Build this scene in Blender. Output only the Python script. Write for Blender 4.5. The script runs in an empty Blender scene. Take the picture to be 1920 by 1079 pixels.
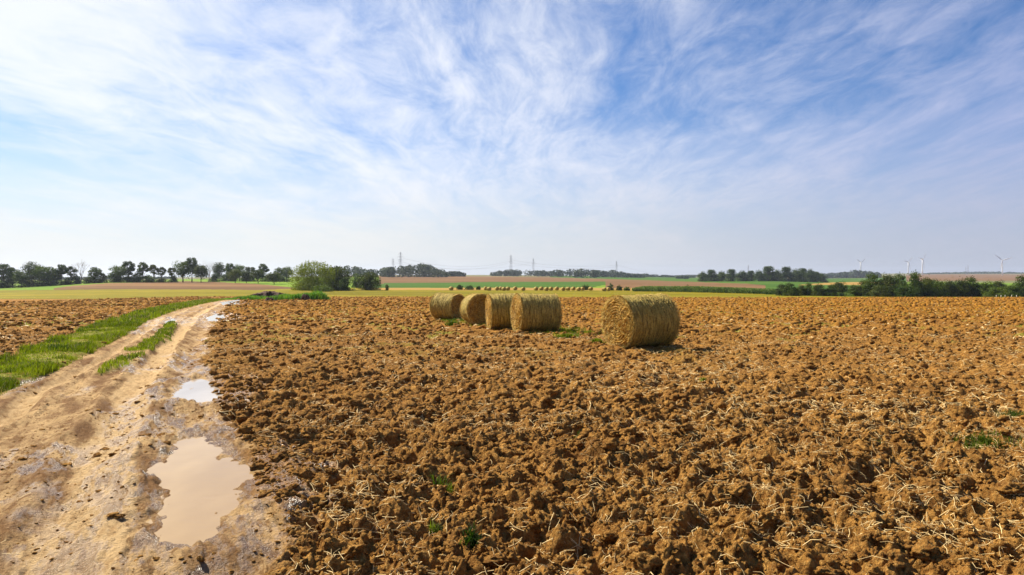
import bpy, bmesh, math, random
import numpy as np
from mathutils import Vector, noise as mnoise

SC = bpy.context.scene
COL = SC.collection
R = math.radians
H = 1.45                     # eye height above the soil
F = 1280.0                   # focal length in photo pixels (1920 wide)
HR = 520.0                   # photo row of the true horizon
SLOPE = 28.0 / 1280.0        # the near field falls gently away from the viewer

# ------------------------------------------------------------------ camera
cd = bpy.data.cameras.new("camera"); cam = bpy.data.objects.new("camera", cd); COL.objects.link(cam)
cam.location = (0, 0, H); cam.rotation_euler = (R(90), 0, 0)
cd.sensor_width = 36; cd.lens = 36 * F / 1920; cd.shift_y = -(539.5 - HR) / 1920
cd.clip_start = 0.05; cd.clip_end = 40000
SC.camera = cam

# ------------------------------------------------------------------ light
SUN_EL, SUN_AZ = 43.0, -54.0          # azimuth from +Y, negative = to the left
ld = bpy.data.lights.new("sun", 'SUN'); sun = bpy.data.objects.new("sun", ld); COL.objects.link(sun)
ld.energy = 5.0; ld.angle = R(0.53); ld.color = (1.0, 0.91, 0.75)
sd = Vector((math.sin(R(SUN_AZ)) * math.cos(R(SUN_EL)), math.cos(R(SUN_AZ)) * math.cos(R(SUN_EL)), math.sin(R(SUN_EL))))
sun.rotation_euler = sd.to_track_quat('Z', 'Y').to_euler()
SC.view_settings.view_transform = 'Standard'; SC.view_settings.look = 'None'
SC.view_settings.exposure = 0.92; SC.view_settings.gamma = 1.0
SC.cycles.use_denoising = True
SC.cycles.max_bounces = 6; SC.cycles.diffuse_bounces = 3; SC.cycles.volume_bounces = 0
SC.cycles.transparent_max_bounces = 12


class NT:
    """small helper to write node graphs"""
    def __init__(s, tree): s.t = tree
    def n(s, typ, **kw):
        nd = s.t.nodes.new(typ)
        for k, v in kw.items(): setattr(nd, k, v)
        return nd
    def put(s, sock, v):
        if v is None: return
        if isinstance(v, bpy.types.NodeSocket): s.t.links.new(v, sock)
        elif isinstance(v, tuple) and len(v) == 3 and sock.type == 'RGBA': sock.default_value = (*v, 1)
        else: sock.default_value = v
    def math(s, op, a, b=None, c=None, clamp=False):
        nd = s.n('ShaderNodeMath', operation=op, use_clamp=clamp)
        s.put(nd.inputs[0], a); s.put(nd.inputs[1], b); s.put(nd.inputs[2], c)
        return nd.outputs[0]
    def mix(s, f, a, b, mode='MIX'):
        nd = s.n('ShaderNodeMix', data_type='RGBA', blend_type=mode)
        s.put(nd.inputs[0], f); s.put(nd.inputs[6], a); s.put(nd.inputs[7], b)
        return nd.outputs[2]
    def noise(s, vec, scale, detail=4, rough=0.55, dist=0.0):
        nd = s.n('ShaderNodeTexNoise'); s.put(nd.inputs['Vector'], vec)
        nd.inputs['Scale'].default_value = scale; nd.inputs['Detail'].default_value = detail
        nd.inputs['Roughness'].default_value = rough; nd.inputs['Distortion'].default_value = dist
        return nd.outputs[0]
    def ramp(s, v, lo, hi, a=0.0, b=1.0, smooth=True):
        nd = s.n('ShaderNodeMapRange'); nd.clamp = True
        if smooth: nd.interpolation_type = 'SMOOTHSTEP'
        s.put(nd.inputs[0], v); s.put(nd.inputs[1], lo); s.put(nd.inputs[2], hi); s.put(nd.inputs[3], a); s.put(nd.inputs[4], b)
        return nd.outputs[0]
    def vec(s, x, y, z):
        nd = s.n('ShaderNodeCombineXYZ'); s.put(nd.inputs[0], x); s.put(nd.inputs[1], y); s.put(nd.inputs[2], z)
        return nd.outputs[0]
    def mapping(s, v, scale=(1, 1, 1), rot=(0, 0, 0), loc=(0, 0, 0)):
        nd = s.n('ShaderNodeMapping'); s.put(nd.inputs[0], v)
        nd.inputs[1].default_value = loc; nd.inputs[2].default_value = rot; nd.inputs[3].default_value = scale
        return nd.outputs[0]


SKX, SKY_ = 12.9, 1.5
def build_world():
    w = bpy.data.worlds.new("World"); SC.world = w; w.use_nodes = True
    t = NT(w.node_tree); w.node_tree.nodes.clear()
    out = t.n('ShaderNodeOutputWorld'); bg = t.n('ShaderNodeBackground'); bg.inputs[1].default_value = 0.066
    sky = t.n('ShaderNodeTexSky'); sky.sky_type = 'NISHITA'; sky.sun_disc = False
    sky.sun_elevation = R(SUN_EL); sky.sun_rotation = R(SUN_AZ)
    sky.air_density = 1.0; sky.dust_density = 1.0; sky.ozone_density = 2.5; sky.altitude = 200
    tc = t.n('ShaderNodeTexCoord'); d = tc.outputs['Generated']
    sep = t.n('ShaderNodeSeparateXYZ'); t.put(sep.inputs[0], d)
    x, y, z = sep.outputs
    zz = t.math('ADD', t.math('MAXIMUM', z, 0.0), 0.12)
    px = t.math('DIVIDE', x, zz); py = t.math('DIVIDE', y, zz)
    p = t.vec(px, py, 0.0)
    # nearness to the sun (forward scattering in the ice cloud)
    dp = t.n('ShaderNodeVectorMath', operation='DOT_PRODUCT'); t.put(dp.inputs[0], d); dp.inputs[1].default_value = sd
    cs = dp.outputs['Value']
    glow = t.math('POWER', t.math('MAXIMUM', cs, 0.0), 3.0)
    # cirrus: noise stretched along the wind
    wn = t.n('ShaderNodeTexNoise'); t.put(wn.inputs['Vector'], t.mapping(p, (0.35, 0.22, 1))); wn.inputs['Scale'].default_value = 1.0; wn.inputs['Detail'].default_value = 3
    wsub = t.n('ShaderNodeVectorMath', operation='SUBTRACT'); t.put(wsub.inputs[0], wn.outputs[1]); wsub.inputs[1].default_value = (0.5, 0.5, 0.5)
    wsc = t.n('ShaderNodeVectorMath', operation='SCALE'); t.put(wsc.inputs[0], wsub.outputs[0]); wsc.inputs[3].default_value = 1.6
    wadd = t.n('ShaderNodeVectorMath', operation='ADD'); t.put(wadd.inputs[0], p); t.put(wadd.inputs[1], wsc.outputs[0])
    q = t.mapping(wadd.outputs[0], (1, 1, 1), (0, 0, R(4)))
    big = t.noise(t.mapping(q, (0.50, 0.34, 1), loc=(SKX, SKY_, 0)), 1.0, 5, 0.55)
    fil = t.noise(t.mapping(q, (1.75, 0.62, 1), loc=(0.4, 7.7, 0)), 1.0, 9, 0.62, 0.5)
    wisp = t.noise(t.mapping(q, (7.0, 3.0, 1), loc=(2.4, 5.0, 2)), 1.0, 8, 0.65, 0.5)
    dens = t.math('ADD', t.math('MULTIPLY', big, 1.12), t.math('ADD', t.math('MULTIPLY', fil, 0.80), t.math('MULTIPLY', wisp, 0.58)))
    dens = t.math('ADD', dens, t.math('MULTIPLY', glow, 0.34))
    dens = t.ramp(dens, 1.02, 1.58)
    # cirrus thinned out of view, overhead and behind, to weaken the fill light
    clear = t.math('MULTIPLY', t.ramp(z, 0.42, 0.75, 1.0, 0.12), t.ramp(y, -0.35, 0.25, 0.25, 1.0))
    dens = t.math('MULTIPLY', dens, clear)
    # the veil thickens with the length of air towards the horizon
    veil = t.ramp(z, 0.0, 0.30, 0.92, 0.0)
    veil = t.math('POWER', veil, 1.5)
    inv = t.math('SUBTRACT', 1.0, t.math('MULTIPLY', t.math('MULTIPLY', dens, 0.86), 1.0))
    alpha = t.math('SUBTRACT', 1.0, t.math('MULTIPLY', inv, t.math('SUBTRACT', 1.0, veil)))
    cl_far = (3.9, 4.2, 6.3); cl_near = (8.3, 8.4, 8.8)
    g2 = t.ramp(cs, 0.0, 0.70)
    cloud = t.mix(g2, cl_far, cl_near)
    hz = t.ramp(z, 0.0, 0.20, 1.0, 0.0)
    hcol = t.mix(g2, (4.2, 4.4, 5.3), (7.1, 7.1, 6.7))
    cloud = t.mix(hz, cloud, hcol)
    skyc = t.mix(1.0, sky.outputs[0], (0.42, 0.68, 1.0), 'MULTIPLY')
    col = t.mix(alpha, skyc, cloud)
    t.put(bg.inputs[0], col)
    w.node_tree.links.new(bg.outputs[0], out.inputs[0])
build_world()


# ------------------------------------------------------------------ noise in numpy
def _h(ix, iy, seed):
    n = (ix.astype(np.int64) * 374761393 + iy.astype(np.int64) * 668265263 + seed * 974634777) & 0xFFFFFFFF
    n = ((n ^ (n >> 13)) * 1274126177) & 0xFFFFFFFF
    n = ((n ^ (n >> 16)) * 2246822519) & 0xFFFFFFFF
    return ((n ^ (n >> 15)) & 0xFFFFFF).astype(np.float64) / 0xFFFFFF

def vn(x, y, seed=0):
    ix = np.floor(x); iy = np.floor(y); fx = x - ix; fy = y - iy
    u = fx * fx * (3 - 2 * fx); v = fy * fy * (3 - 2 * fy)
    a = _h(ix, iy, seed); b = _h(ix + 1, iy, seed); c = _h(ix, iy + 1, seed); d = _h(ix + 1, iy + 1, seed)
    return (a + (b - a) * u + (c - a) * v + (a - b - c + d) * u * v) * 2 - 1

def fbm(x, y, seed=0, octv=4, gain=0.5):
    s = 0; a = 1; t = 0
    for k in range(octv):
        s = s + a * vn(x * 2 ** k + 17.3 * k, y * 2 ** k - 9.1 * k, seed + k * 31); t += a; a *= gain
    return s / t

def domes(x, y, seed=0, p=1.0):
    """union of lumps of random size: what a plough leaves"""
    ix = np.floor(x); iy = np.floor(y); best = np.zeros_like(x)
    for dx in (-1, 0, 1):
        for dy in (-1, 0, 1):
            cx = ix + dx; cy = iy + dy
            px = cx + _h(cx, cy, seed); py = cy + _h(cx, cy, seed + 1)
            r = 0.30 + 0.62 * _h(cx, cy, seed + 2) ** 1.3
            on = _h(cx, cy, seed + 3) < p
            ang = _h(cx, cy, seed + 4) * 6.283; st = 0.75 + 0.5 * _h(cx, cy, seed + 5)
            ddx = x - px; ddy = y - py; ca = np.cos(ang); sa = np.sin(ang)
            ex = (ddx * ca + ddy * sa) * st; ey = (-ddx * sa + ddy * ca) / st
            d2 = (ex * ex + ey * ey) / (r * r)
            tilt = 1 + 0.55 * ex / r
            hh = np.where((d2 < 1) & on, np.sqrt(np.clip(1 - d2, 0, 1)) * r * tilt, 0)
            best = np.maximum(best, hh)
    return best

def sstep(a, b, v):
    t = np.clip((v - a) / (b - a), 0, 1); return t * t * (3 - 2 * t)


# ------------------------------------------------------------------ lie of the land
DD = np.array([150, 185, 230, 275, 330, 400, 500, 650, 850, 1200, 1700, 2500, 3600, 6000, 12000], float)
TAB = {
    -600: [560.4, 558.5, 556, 554, 550, 545, 541, 536, 530, 527, 525, 523, 521, 520.5, 520],
    0:    [560.4, 558, 553, 549, 545, 540, 536, 532, 529, 526, 525, 523, 521, 520.5, 520],
    200:  [560.4, 557, 550, 545, 538, 530, 527.5, 527, 526.5, 526, 524, 522, 521, 520.5, 520],
    400:  [560.4, 556, 549, 544, 538, 531, 527, 525, 524, 523, 522, 521, 520.5, 520, 520],
    560:  [560.4, 556, 549, 542.5, 537, 532, 529, 525, 522, 520, 519, 519, 519, 519.5, 520],
    700:  [560.4, 556.5, 550, 544, 541, 538, 535, 531, 524, 519, 517, 516, 516, 517, 518],
    900:  [560.4, 557, 551, 544.5, 541, 538, 535, 530.5, 524.5, 519.5, 517.5, 516, 516, 517, 518],
    1100: [560.4, 558, 552, 545, 541, 538, 535, 531, 526, 522, 519, 517.5, 517, 518, 518],
    1300: [560.4, 558, 553, 548, 544, 540, 536, 532, 528, 525, 522, 520, 519, 519, 519],
    1450: [560.4, 558, 555.5, 552, 548, 543, 538, 532, 527.3, 525.5, 524.5, 523, 520, 517, 516],
    1700: [560.4, 558, 557.2, 556.6, 556, 553, 548, 540, 534, 529, 524, 520, 516, 513.5, 513],
    1900: [560.4, 558, 557.2, 556.6, 556, 553, 547, 541, 536, 530, 525, 520, 515, 512.5, 512],
    2700: [560.4, 558, 557.2, 556.6, 556, 553, 547, 541, 536, 530, 525, 520, 515, 512.5, 512]}
TPX = np.array(sorted(TAB)); LG = np.log(DD)
LGR = np.linspace(LG[0], LG[-1], 160)
_Z = np.array([[np.interp(l, LG, H - (np.array(TAB[k]) - HR) / F * DD) for l in LGR] for k in TPX])
_FP = np.linspace(-600, 2700, 331)
_ZG = np.array([np.interp(_FP, TPX, _Z[:, j]) for j in range(160)]).T
for _ in range(3):
    _ZG[1:-1] = (_ZG[:-2] + 2 * _ZG[1:-1] + _ZG[2:]) / 4

def base_z(x, y):
    x = np.asarray(x, float); y = np.asarray(y, float)
    pl = -SLOPE * np.clip(y, -400, 400)
    ys = np.maximum(y, 1.0)
    px = np.clip(960 + F * x / ys, -599, 2699)
    l = np.clip(np.log(ys), LGR[0], LGR[-1] - 1e-6)
    a = (px + 600) / 10; i = np.clip(a.astype(int), 0, 329); u = a - i
    b = (l - LGR[0]) / (LGR[1] - LGR[0]); j = np.clip(b.astype(int), 0, 158); v = b - j
    far = (_ZG[i, j] * (1 - u) + _ZG[i + 1, j] * u) * (1 - v) + (_ZG[i, j + 1] * (1 - u) + _ZG[i + 1, j + 1] * u) * v
    w = sstep(142, 158, y)
    return pl * (1 - w) + far * w

def row_of(x, y, z=None):
    z = base_z(x, y) if z is None else z
    return HR + (H - z) / np.maximum(y, 1) * F

def ypl(row): return H * F / (row - 548.0)          # depth on the near plane
def at(px, row):
    y = ypl(row); return ((px - 960) / F * y, y)
def far(px, d):
    x = (px - 960) / F * d; return (x, d, float(base_z(x, d)))

_rows = np.array([1079, 940, 870, 780, 730, 700, 660, 620, 600, 580, 568, 562, 559.], float)
_ty = ypl(_rows)
def _edge(pxs, y0x):
    xs = (np.array(pxs) - 960) / F * _ty
    return np.concatenate([[-60], _ty]), np.concatenate([[y0x], xs])
E_TR = _edge([565, 515, 478, 408, 396, 388, 384, 394, 402, 418, 432, 442, 448], 31)
E_TL = _edge([-700, -420, -290, -90, 2, 82, 172, 245, 278, 335, 388, 424, 436], 27)
E_VL = _edge([-900, -620, -440, -200, -82, -34, 42, 152, 208, 281, 343, 385, 406], 25.5)
def ex(E, y): return np.interp(y, E[0], E[1])

PUD = [
    [(378, 822), (402, 834), (436, 848), (455, 868), (482, 884), (468, 905), (440, 930), (425, 962), (412, 988), (372, 1010), (335, 1004), (300, 1002), (283, 972), (298, 935), (288, 905), (262, 890), (296, 868), (318, 842), (345, 832)],
    [(345, 716), (372, 711), (398, 712), (420, 728), (426, 740), (400, 750), (345, 752), (322, 742), (340, 730)],
    [(383, 596), (405, 590), (428, 592), (424, 600), (392, 601)],
    [(303, 603), (325, 598), (334, 601), (312, 607)],
    [(412, 568), (448, 566), (456, 570), (420, 572)]]
PW = [np.array([at(a, b) for a, b in P]) for P in PUD]
def level(P): return -SLOPE * P[:, 1].mean() - 0.01

def sdf(P, x, y):
    d = np.full(x.shape, 1e9); inside = np.zeros(x.shape, bool); n = len(P)
    for i in range(n):
        ax, ay = P[i]; bx, by = P[(i + 1) % n]; ux, uy = bx - ax, by - ay
        t = np.clip(((x - ax) * ux + (y - ay) * uy) / (ux * ux + uy * uy), 0, 1)
        d = np.minimum(d, np.hypot(x - ax - t * ux, y - ay - t * uy))
        inside ^= ((ay > y) != (by > y)) & (x < ux * (y - ay) / (uy if abs(uy) > 1e-9 else 1e-9) + ax)
    return np.where(inside, -d, d)

GROUND_BAND = [None]
def ground(x, y, sp=None):
    """full height with relief; returns z, track mask, wet mask, grass mask.  sp = mesh spacing there"""
    x = np.asarray(x, float); y = np.asarray(y, float)
    if sp is None: sp = np.maximum(np.hypot(x, y) * 0.0027, 0.006)
    z = base_z(x, y)
    wob = fbm(x * 0.9, y * 0.9, 5, 3) * 0.22 + fbm(x * 5, y * 5, 6, 2) * 0.05
    tr = ex(E_TR, y); tl = ex(E_TL, y); vl = ex(E_VL, y)
    near = sstep(160, 130, y)
    k = np.clip(np.hypot(x, y) / 30, 0.6, 3)
    trk = sstep(0.22, -0.22, (x - tr - wob) / k) * sstep(-0.15, 0.15, (x - tl - wob * 0.6) / k) * near
    ver = sstep(0.12, -0.12, x - tl - wob * 0.6) * sstep(-0.15, 0.15, x - vl - wob) * near
    rw = row_of(x, y, z)
    px = 960 + F * x / np.maximum(y, 1)
    pl_edge = np.interp(px, [-500, 0, 250, 430, 480, 620, 1050, 1300, 1920], [575, 567.5, 559, 555.5, 556.5, 556.3, 557.3, 558, 557.8])
    plough = sstep(-0.6, 0.6, rw - pl_edge + fbm(x * .12, y * .12, 61, 2) * 0.6) * np.where(y > 0, 1, 1)
    plough = np.where(y < 60, 1.0, plough)
    plo = plough * (1 - trk) * (1 - ver)
    fd = lambda s: np.clip((s / sp - 1.5) / 2.0, 0, 1)
    # ---- ploughed relief
    wx = x + 0.10 * vn(x * 3.1, y * 3.1, 11) + 0.03 * vn(x * 11, y * 11, 12)
    wy = y + 0.10 * vn(x * 3.1, y * 3.1, 13) + 0.03 * vn(x * 11, y * 11, 14)
    rel = fbm(x * 1.4, y * 1.4, 21, 3) * 0.06
    rel += domes(wx / 0.46, wy / 0.46, 31, 0.6) * 0.46 * 0.19 * fd(0.42)
    rel += domes(wx / 0.20, wy / 0.20, 37, 0.7) * 0.20 * 0.38 * fd(0.19)
    rel += domes(wx / 0.085, wy / 0.085, 41, 0.75) * 0.085 * 0.62 * fd(0.085)
    rel += domes(wx / 0.04, wy / 0.04, 47, 0.8) * 0.04 * 0.6 * fd(0.04)
    rel -= np.abs(fbm(x * 5.5, y * 5.5, 23, 4, .6)) * 0.11 * fd(0.15)
    rel -= 0.10 * sstep(0.25, 0.5, fbm(x * 2.3, y * 2.3, 25, 3)) * fd(0.3)
    rel += fbm(x * 26, y * 26, 27, 2) * 0.020 * fd(0.05)
    rel -= 0.09
    # ---- track relief: two ruts and trodden mud
    wd = np.maximum(tr - tl, 0.5); s = (x - tl) / wd
    sw = s + 0.02 * vn(y * .6, y * 0, 71) + .008 * vn(y * 3, y * 0, 73)
    rut = -0.10 * np.exp(-np.abs((sw - 0.17) / 0.055) ** 3) - 0.075 * np.exp(-np.abs((sw - 0.62) / 0.085) ** 3) - 0.07 * np.exp(-((sw - 0.88) / 0.08) ** 2)
    mid = 0.045 * np.exp(-((sw - 0.27) / 0.03) ** 2) + 0.045 * np.exp(-((sw - 0.74) / 0.03) ** 2) + 0.03 * np.exp(-((sw - 0.5) / 0.025) ** 2)
    band = np.maximum(np.exp(-((sw - 0.17) / 0.07) ** 4), np.exp(-((sw - 0.64) / 0.10) ** 4))
    ang = R(27)                                    # the tyre marks run with the track
    ax = -x * math.sin(ang) + y * math.cos(ang); ay = x * math.cos(ang) + y * math.sin(ang)   # ax along, ay across
    mud = fbm(ax * 1.6, ay * 4.5, 81, 4) * 0.018 - np.abs(fbm(ax * 3.5, ay * 10, 83, 4, .6)) * 0.030 * fd(0.05) - 0.02 * sstep(.18, .4, fbm(ax * 1.6, ay * 8, 84, 4))
    mud += domes(ax / 0.13, ay / 0.07, 85, 0.4) * 0.010 * fd(0.06) * sstep(0.0, 0.5, fbm(x * 1.1, y * 1.1, 87, 2) + 0.15)
    trz = rut + mid + mud - 0.03
    wet = np.zeros_like(z)
    for sc_ in (0.17, 0.62, 0.86):       # pressed tyre lugs along the wheel lines
        trz = trz + 0.010 * fd(.06) * np.clip(np.sin(ax * 48 + 9 * np.abs(s - sc_) * 6 + 3 * vn(ax * .8, ay * .8, 93)), -.2, 1) * np.exp(-((s - sc_ - .03 * vn(y * .5, y * 0, 72)) / .055) ** 2)
    # ---- puddles
    pz = None
    z0 = z + plo * rel + trk * trz + ver * (0.02 + 0.04 * fbm(x * 2, y * 2, 91, 3))
    for P in PW:
        c = P.mean(0); m = np.hypot(x - c[0], y - c[1]) < 4.5
        if c[1] > 20: m = np.hypot(x - c[0], y - c[1]) < 9
        if not m.any(): continue
        q = sdf(P, x[m], y[m])
        sc = 1.0 if c[1] < 20 else 1.6
        qq = q + (fbm(ax[m] * 2.2, ay[m] * 5, 95, 4, .6) * 0.19 + 0.045 + fbm(x[m] * 15, y[m] * 15, 97, 2) * 0.035)
        lv = level(P)
        rough = np.abs(fbm(ax[m] * 3.5, ay[m] * 9, 99, 3)) * 0.07
        inner = lv + np.clip(qq * 0.16, -0.06, 0.05) + np.where(qq > 0, rough * np.clip(qq * 8, 0, 1), 0)
        w = sstep(0.75 * sc, 0.12, q)
        z0[m] = inner * w + z0[m] * (1 - w)
        wet[m] = np.maximum(wet[m], sstep(0.95 * sc, 0.1, q + 0.35 * fbm(x[m] * 2.5, y[m] * 2.5, 101, 3)))
    ws = sstep(0.05, 0.42, fbm(ax * 0.45, ay * 0.9, 103, 4) + 0.22 * np.exp(-((s - 0.90) / 0.16) ** 2) - 0.04 - 0.12 * band + 0.12 * sstep(16, 6, y)) * trk
    wet = np.maximum(wet, ws * 0.9)
    # ---- green: the strip between the ruts, scattered regrowth
    mr = np.array([606, 612, 620, 635, 650, 660, 672, 684, 700.]); my = ypl(mr)[::-1]
    ml = ((np.array([312, 309, 300, 278, 257, 235, 222, 200, 175.]) - 960) / F * ypl(mr))[::-1]
    mh = ((np.array([328, 333, 326, 322, 290, 282, 272, 245, 200.]) - 960) / F * ypl(mr))[::-1]
    med = sstep(-0.1, 0.12, x - np.interp(y, my, ml) - wob * .5) * sstep(0.1, -0.12, x - np.interp(y, my, mh) - wob * .5) * (y > my[0]) * (y < my[-1])
    z0 += med * 0.05
    grs = np.maximum(ver, med * 0.75 * sstep(-0.3, 0.15, fbm(x * 1.3, y * 1.3, 105, 3)) * sstep(9.5, 14, y))
    grs = np.maximum(grs, plo * 0.8 * sstep(0.30, 0.55, fbm(x * 0.8, y * 0.8, 107, 3)) * sstep(12, 26, y))
    z0 += grs * plo * 0.01
    GROUND_BAND[0] = band * trk
    return z0, trk, wet, grs, plo, ver


# ------------------------------------------------------------------ mesh helpers
def mesh_np(name, V, Fs, mat=None, smooth=True, parent=None, attrs=None, link=True):
    """V (n,3); Fs list of int arrays (m,k)"""
    me = bpy.data.meshes.new(name)
    V = np.asarray(V, np.float32)
    Fs = [np.asarray(f, np.int32) for f in Fs if len(f)]
    me.vertices.add(len(V)); me.vertices.foreach_set("co", V.ravel())
    li = np.concatenate([f.ravel() for f in Fs])
    tot = np.concatenate([np.full(len(f), f.shape[1], np.int32) for f in Fs])
    st = np.concatenate([[0], np.cumsum(tot)[:-1]]).astype(np.int32)
    me.loops.add(len(li)); me.loops.foreach_set("vertex_index", li)
    me.polygons.add(len(tot)); me.polygons.foreach_set("loop_start", st); me.polygons.foreach_set("loop_total", tot)
    if smooth: me.polygons.foreach_set("use_smooth", np.ones(len(tot), bool))
    me.update(calc_edges=True)
    for k, a in (attrs or {}).items():
        at_ = me.attributes.new(k, 'FLOAT', 'POINT'); at_.data.foreach_set("value", np.asarray(a, np.float32))
    if mat: me.materials.append(mat)
    o = bpy.data.objects.new(name, me)
    if link: COL.objects.link(o)
    if parent: o.parent = parent
    return o

def tag(o, label=None, cat=None, group=None, kind=None):
    if label: o["label"] = label
    if cat: o["category"] = cat
    if group: o["group"] = group
    if kind: o["kind"] = kind
    return o

def empty(name, loc, rz=0.0):
    o = bpy.data.objects.new(name, None); COL.objects.link(o); o.location = loc; o.rotation_euler = (0, 0, rz)
    o.empty_display_size = 0.3
    return o

def dup(root, loc, rz=0, sc=None, label=None):
    c = root.copy(); COL.objects.link(c); c.location = loc; c.rotation_euler = (0, 0, rz)
    if sc is not None: c.scale = sc
    if label: c["label"] = label
    for ch in root.children:
        d = ch.copy(); COL.objects.link(d); d.parent = c
        for g in ch.children:
            e = g.copy(); COL.objects.link(e); e.parent = d
    return c

class MB:
    """collects rings and quads into one mesh"""
    def __init__(s): s.v = []; s.f = []
    def tube(s, pts, rad, n=6, cap=True):
        pts = [Vector(p) for p in pts]; b = len(s.v)
        for i, p in enumerate(pts):
            d = (pts[min(i + 1, len(pts) - 1)] - pts[max(i - 1, 0)])
            if d.length < 1e-9: d = Vector((0, 0, 1))
            d.normalize(); a = d.cross(Vector((0, 0, 1)) if abs(d.z) < 0.95 else Vector((1, 0, 0))).normalized(); c = d.cross(a)
            r = rad[i] if isinstance(rad, (list, tuple)) else rad
            for k in range(n):
                an = 2 * math.pi * k / n; s.v.append(tuple(p + (a * math.cos(an) + c * math.sin(an)) * r))
        for i in range(len(pts) - 1):
            for k in range(n):
                k2 = (k + 1) % n
                s.f.append((b + i * n + k, b + i * n + k2, b + (i + 1) * n + k2, b + (i + 1) * n + k))
        if cap:
            s.f.append(tuple(b + k for k in reversed(range(n)))); s.f.append(tuple(b + (len(pts) - 1) * n + k for k in range(n)))
    def build(s, name, mat, parent=None, smooth=False):
        me = bpy.data.meshes.new(name); me.from_pydata(s.v, [], s.f); me.update(); me.materials.append(mat)
        if smooth: me.polygons.foreach_set("use_smooth", [True] * len(me.polygons))
        o = bpy.data.objects.new(name, me); COL.objects.link(o)
        if parent: o.parent = parent
        return o


# ------------------------------------------------------------------ materials
def new_mat(name):
    m = bpy.data.materials.new(name); m.use_nodes = True; t = NT(m.node_tree); m.node_tree.nodes.clear()
    out = t.n('ShaderNodeOutputMaterial'); b = t.n('ShaderNodeBsdfPrincipled')
    m.node_tree.links.new(b.outputs[0], out.inputs[0]); b.inputs['Roughness'].default_value = 0.9
    b.inputs['Specular IOR Level'].default_value = 0.2
    return m, t, b, out

def bump(t, b, h, dist, strength=1.0):
    nd = t.n('ShaderNodeBump'); nd.inputs['Strength'].default_value = strength; nd.inputs['Distance'].default_value = dist
    t.put(nd.inputs['Height'], h); t.put(b.inputs['Normal'], nd.outputs[0])

def attr(t, name):
    a = t.n('ShaderNodeAttribute'); a.attribute_name = name; return a.outputs['Fac']

def pos(t): return t.n('ShaderNodeNewGeometry').outputs['Position']

def soil_mat():
    m, t, b, out = new_mat("soil")
    P = pos(t)
    n1 = t.noise(P, 1.3, 5, 0.6); n2 = t.noise(P, 14, 5, 0.65); n3 = t.noise(P, 48, 5, 0.7)
    pc = t.mix(t.ramp(n2, 0.30, 0.72), (0.125, 0.048, 0.010), (0.54, 0.272, 0.062))
    pc = t.mix(t.math('MULTIPLY', t.ramp(n1, 0.35, 0.7), 0.45), pc, (0.28, 0.118, 0.024))
    pc = t.mix(t.math('MULTIPLY', t.ramp(n3, 0.48, 0.66), 0.5), pc, (0.70, 0.44, 0.14))
    sp = t.n('ShaderNodeSeparateXYZ'); t.put(sp.inputs[0], P)
    # the soil further out carries more rusty stubble
    dist = t.ramp(sp.outputs[1], 8.0, 60.0)
    rust = t.mix(t.ramp(t.noise(P, 3.2, 6, 0.75), 0.38, 0.62), (0.095, 0.032, 0.004), (0.50, 0.230, 0.020))
    pc = t.mix(t.math('MULTIPLY', dist, 0.75), pc, rust)
    chaff = t.ramp(t.noise(t.mapping(P, (1, 0.5, 1)), 7, 6, 0.8), 0.60, 0.68)
    pc = t.mix(t.math('MULTIPLY', t.math('MULTIPLY', chaff, dist), 0.75), pc, (0.66, 0.44, 0.10))
    damp = t.ramp(t.noise(P, 0.45, 5, 0.7), 0.50, 0.64)
    pc = t.mix(t.math('MULTIPLY', damp, 0.40), pc, (0.17, 0.070, 0.018))
    # track: pale dried clay with brown smears
    Q = t.mapping(P, (1, 1, 1), (0, 0, R(-27)))
    Q = t.mapping(Q, (1.0, 0.30, 1))
    k1 = t.noise(Q, 3.0, 6, 0.65); k2 = t.noise(Q, 16, 5, 0.7); k3 = t.noise(P, 60, 3, 0.6)
    tc = t.mix(t.ramp(k1, 0.36, 0.62), (0.23, 0.122, 0.050), (0.58, 0.38, 0.175))
    tc = t.mix(t.math('MULTIPLY', t.ramp(k2, 0.51, 0.61), 0.75), tc, (0.19, 0.088, 0.028))
    tc = t.mix(t.math('MULTIPLY', t.ramp(k3, 0.55, 0.7), 0.3), tc, (0.62, 0.43, 0.22))
    bandf = t.ramp(t.math('ADD', attr(t, 'band'), t.math('MULTIPLY', t.math('SUBTRACT', k1, 0.5), 1.6)), 0.35, 0.75)
    tc = t.mix(t.math('MULTIPLY', bandf, 0.75), tc, t.mix(t.ramp(k2, 0.4, 0.65), (0.70, 0.49, 0.25), (0.53, 0.34, 0.155)))
    trk = attr(t, 'trk'); wet = attr(t, 'wet'); grs = attr(t, 'grs')
    c = t.mix(trk, pc, tc)
    gn = t.noise(P, 6, 5, 0.7)
    gc = t.mix(t.ramp(gn, 0.3, 0.7), (0.12, 0.17, 0.018), (0.34, 0.32, 0.05))
    c = t.mix(t.math('MULTIPLY', grs, t.ramp(gn, 0.3, 0.55)), c, gc)
    wetn = t.math('MULTIPLY', t.ramp(wet, 0.15, 0.7), t.ramp(t.noise(Q, 5, 6, 0.7), 0.46, 0.56))
    c = t.mix(t.math('MULTIPLY', wetn, 0.55), c, t.mix(1.0, c, (0.66, 0.56, 0.45), 'MULTIPLY'))
    t.put(b.inputs['Base Color'], c)
    t.put(b.inputs['Roughness'], t.math('SUBTRACT', 0.95, t.math('MULTIPLY', wetn, 0.68)))
    t.put(b.inputs['Specular IOR Level'], t.math('ADD', 0.08, t.math('MULTIPLY', wetn, 0.55)))
    hh = t.math('ADD', t.math('MULTIPLY', n2, 1.0), t.math('MULTIPLY', n3, 0.8))
    bump(t, b, hh, 0.07, 0.9)
    return m

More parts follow.
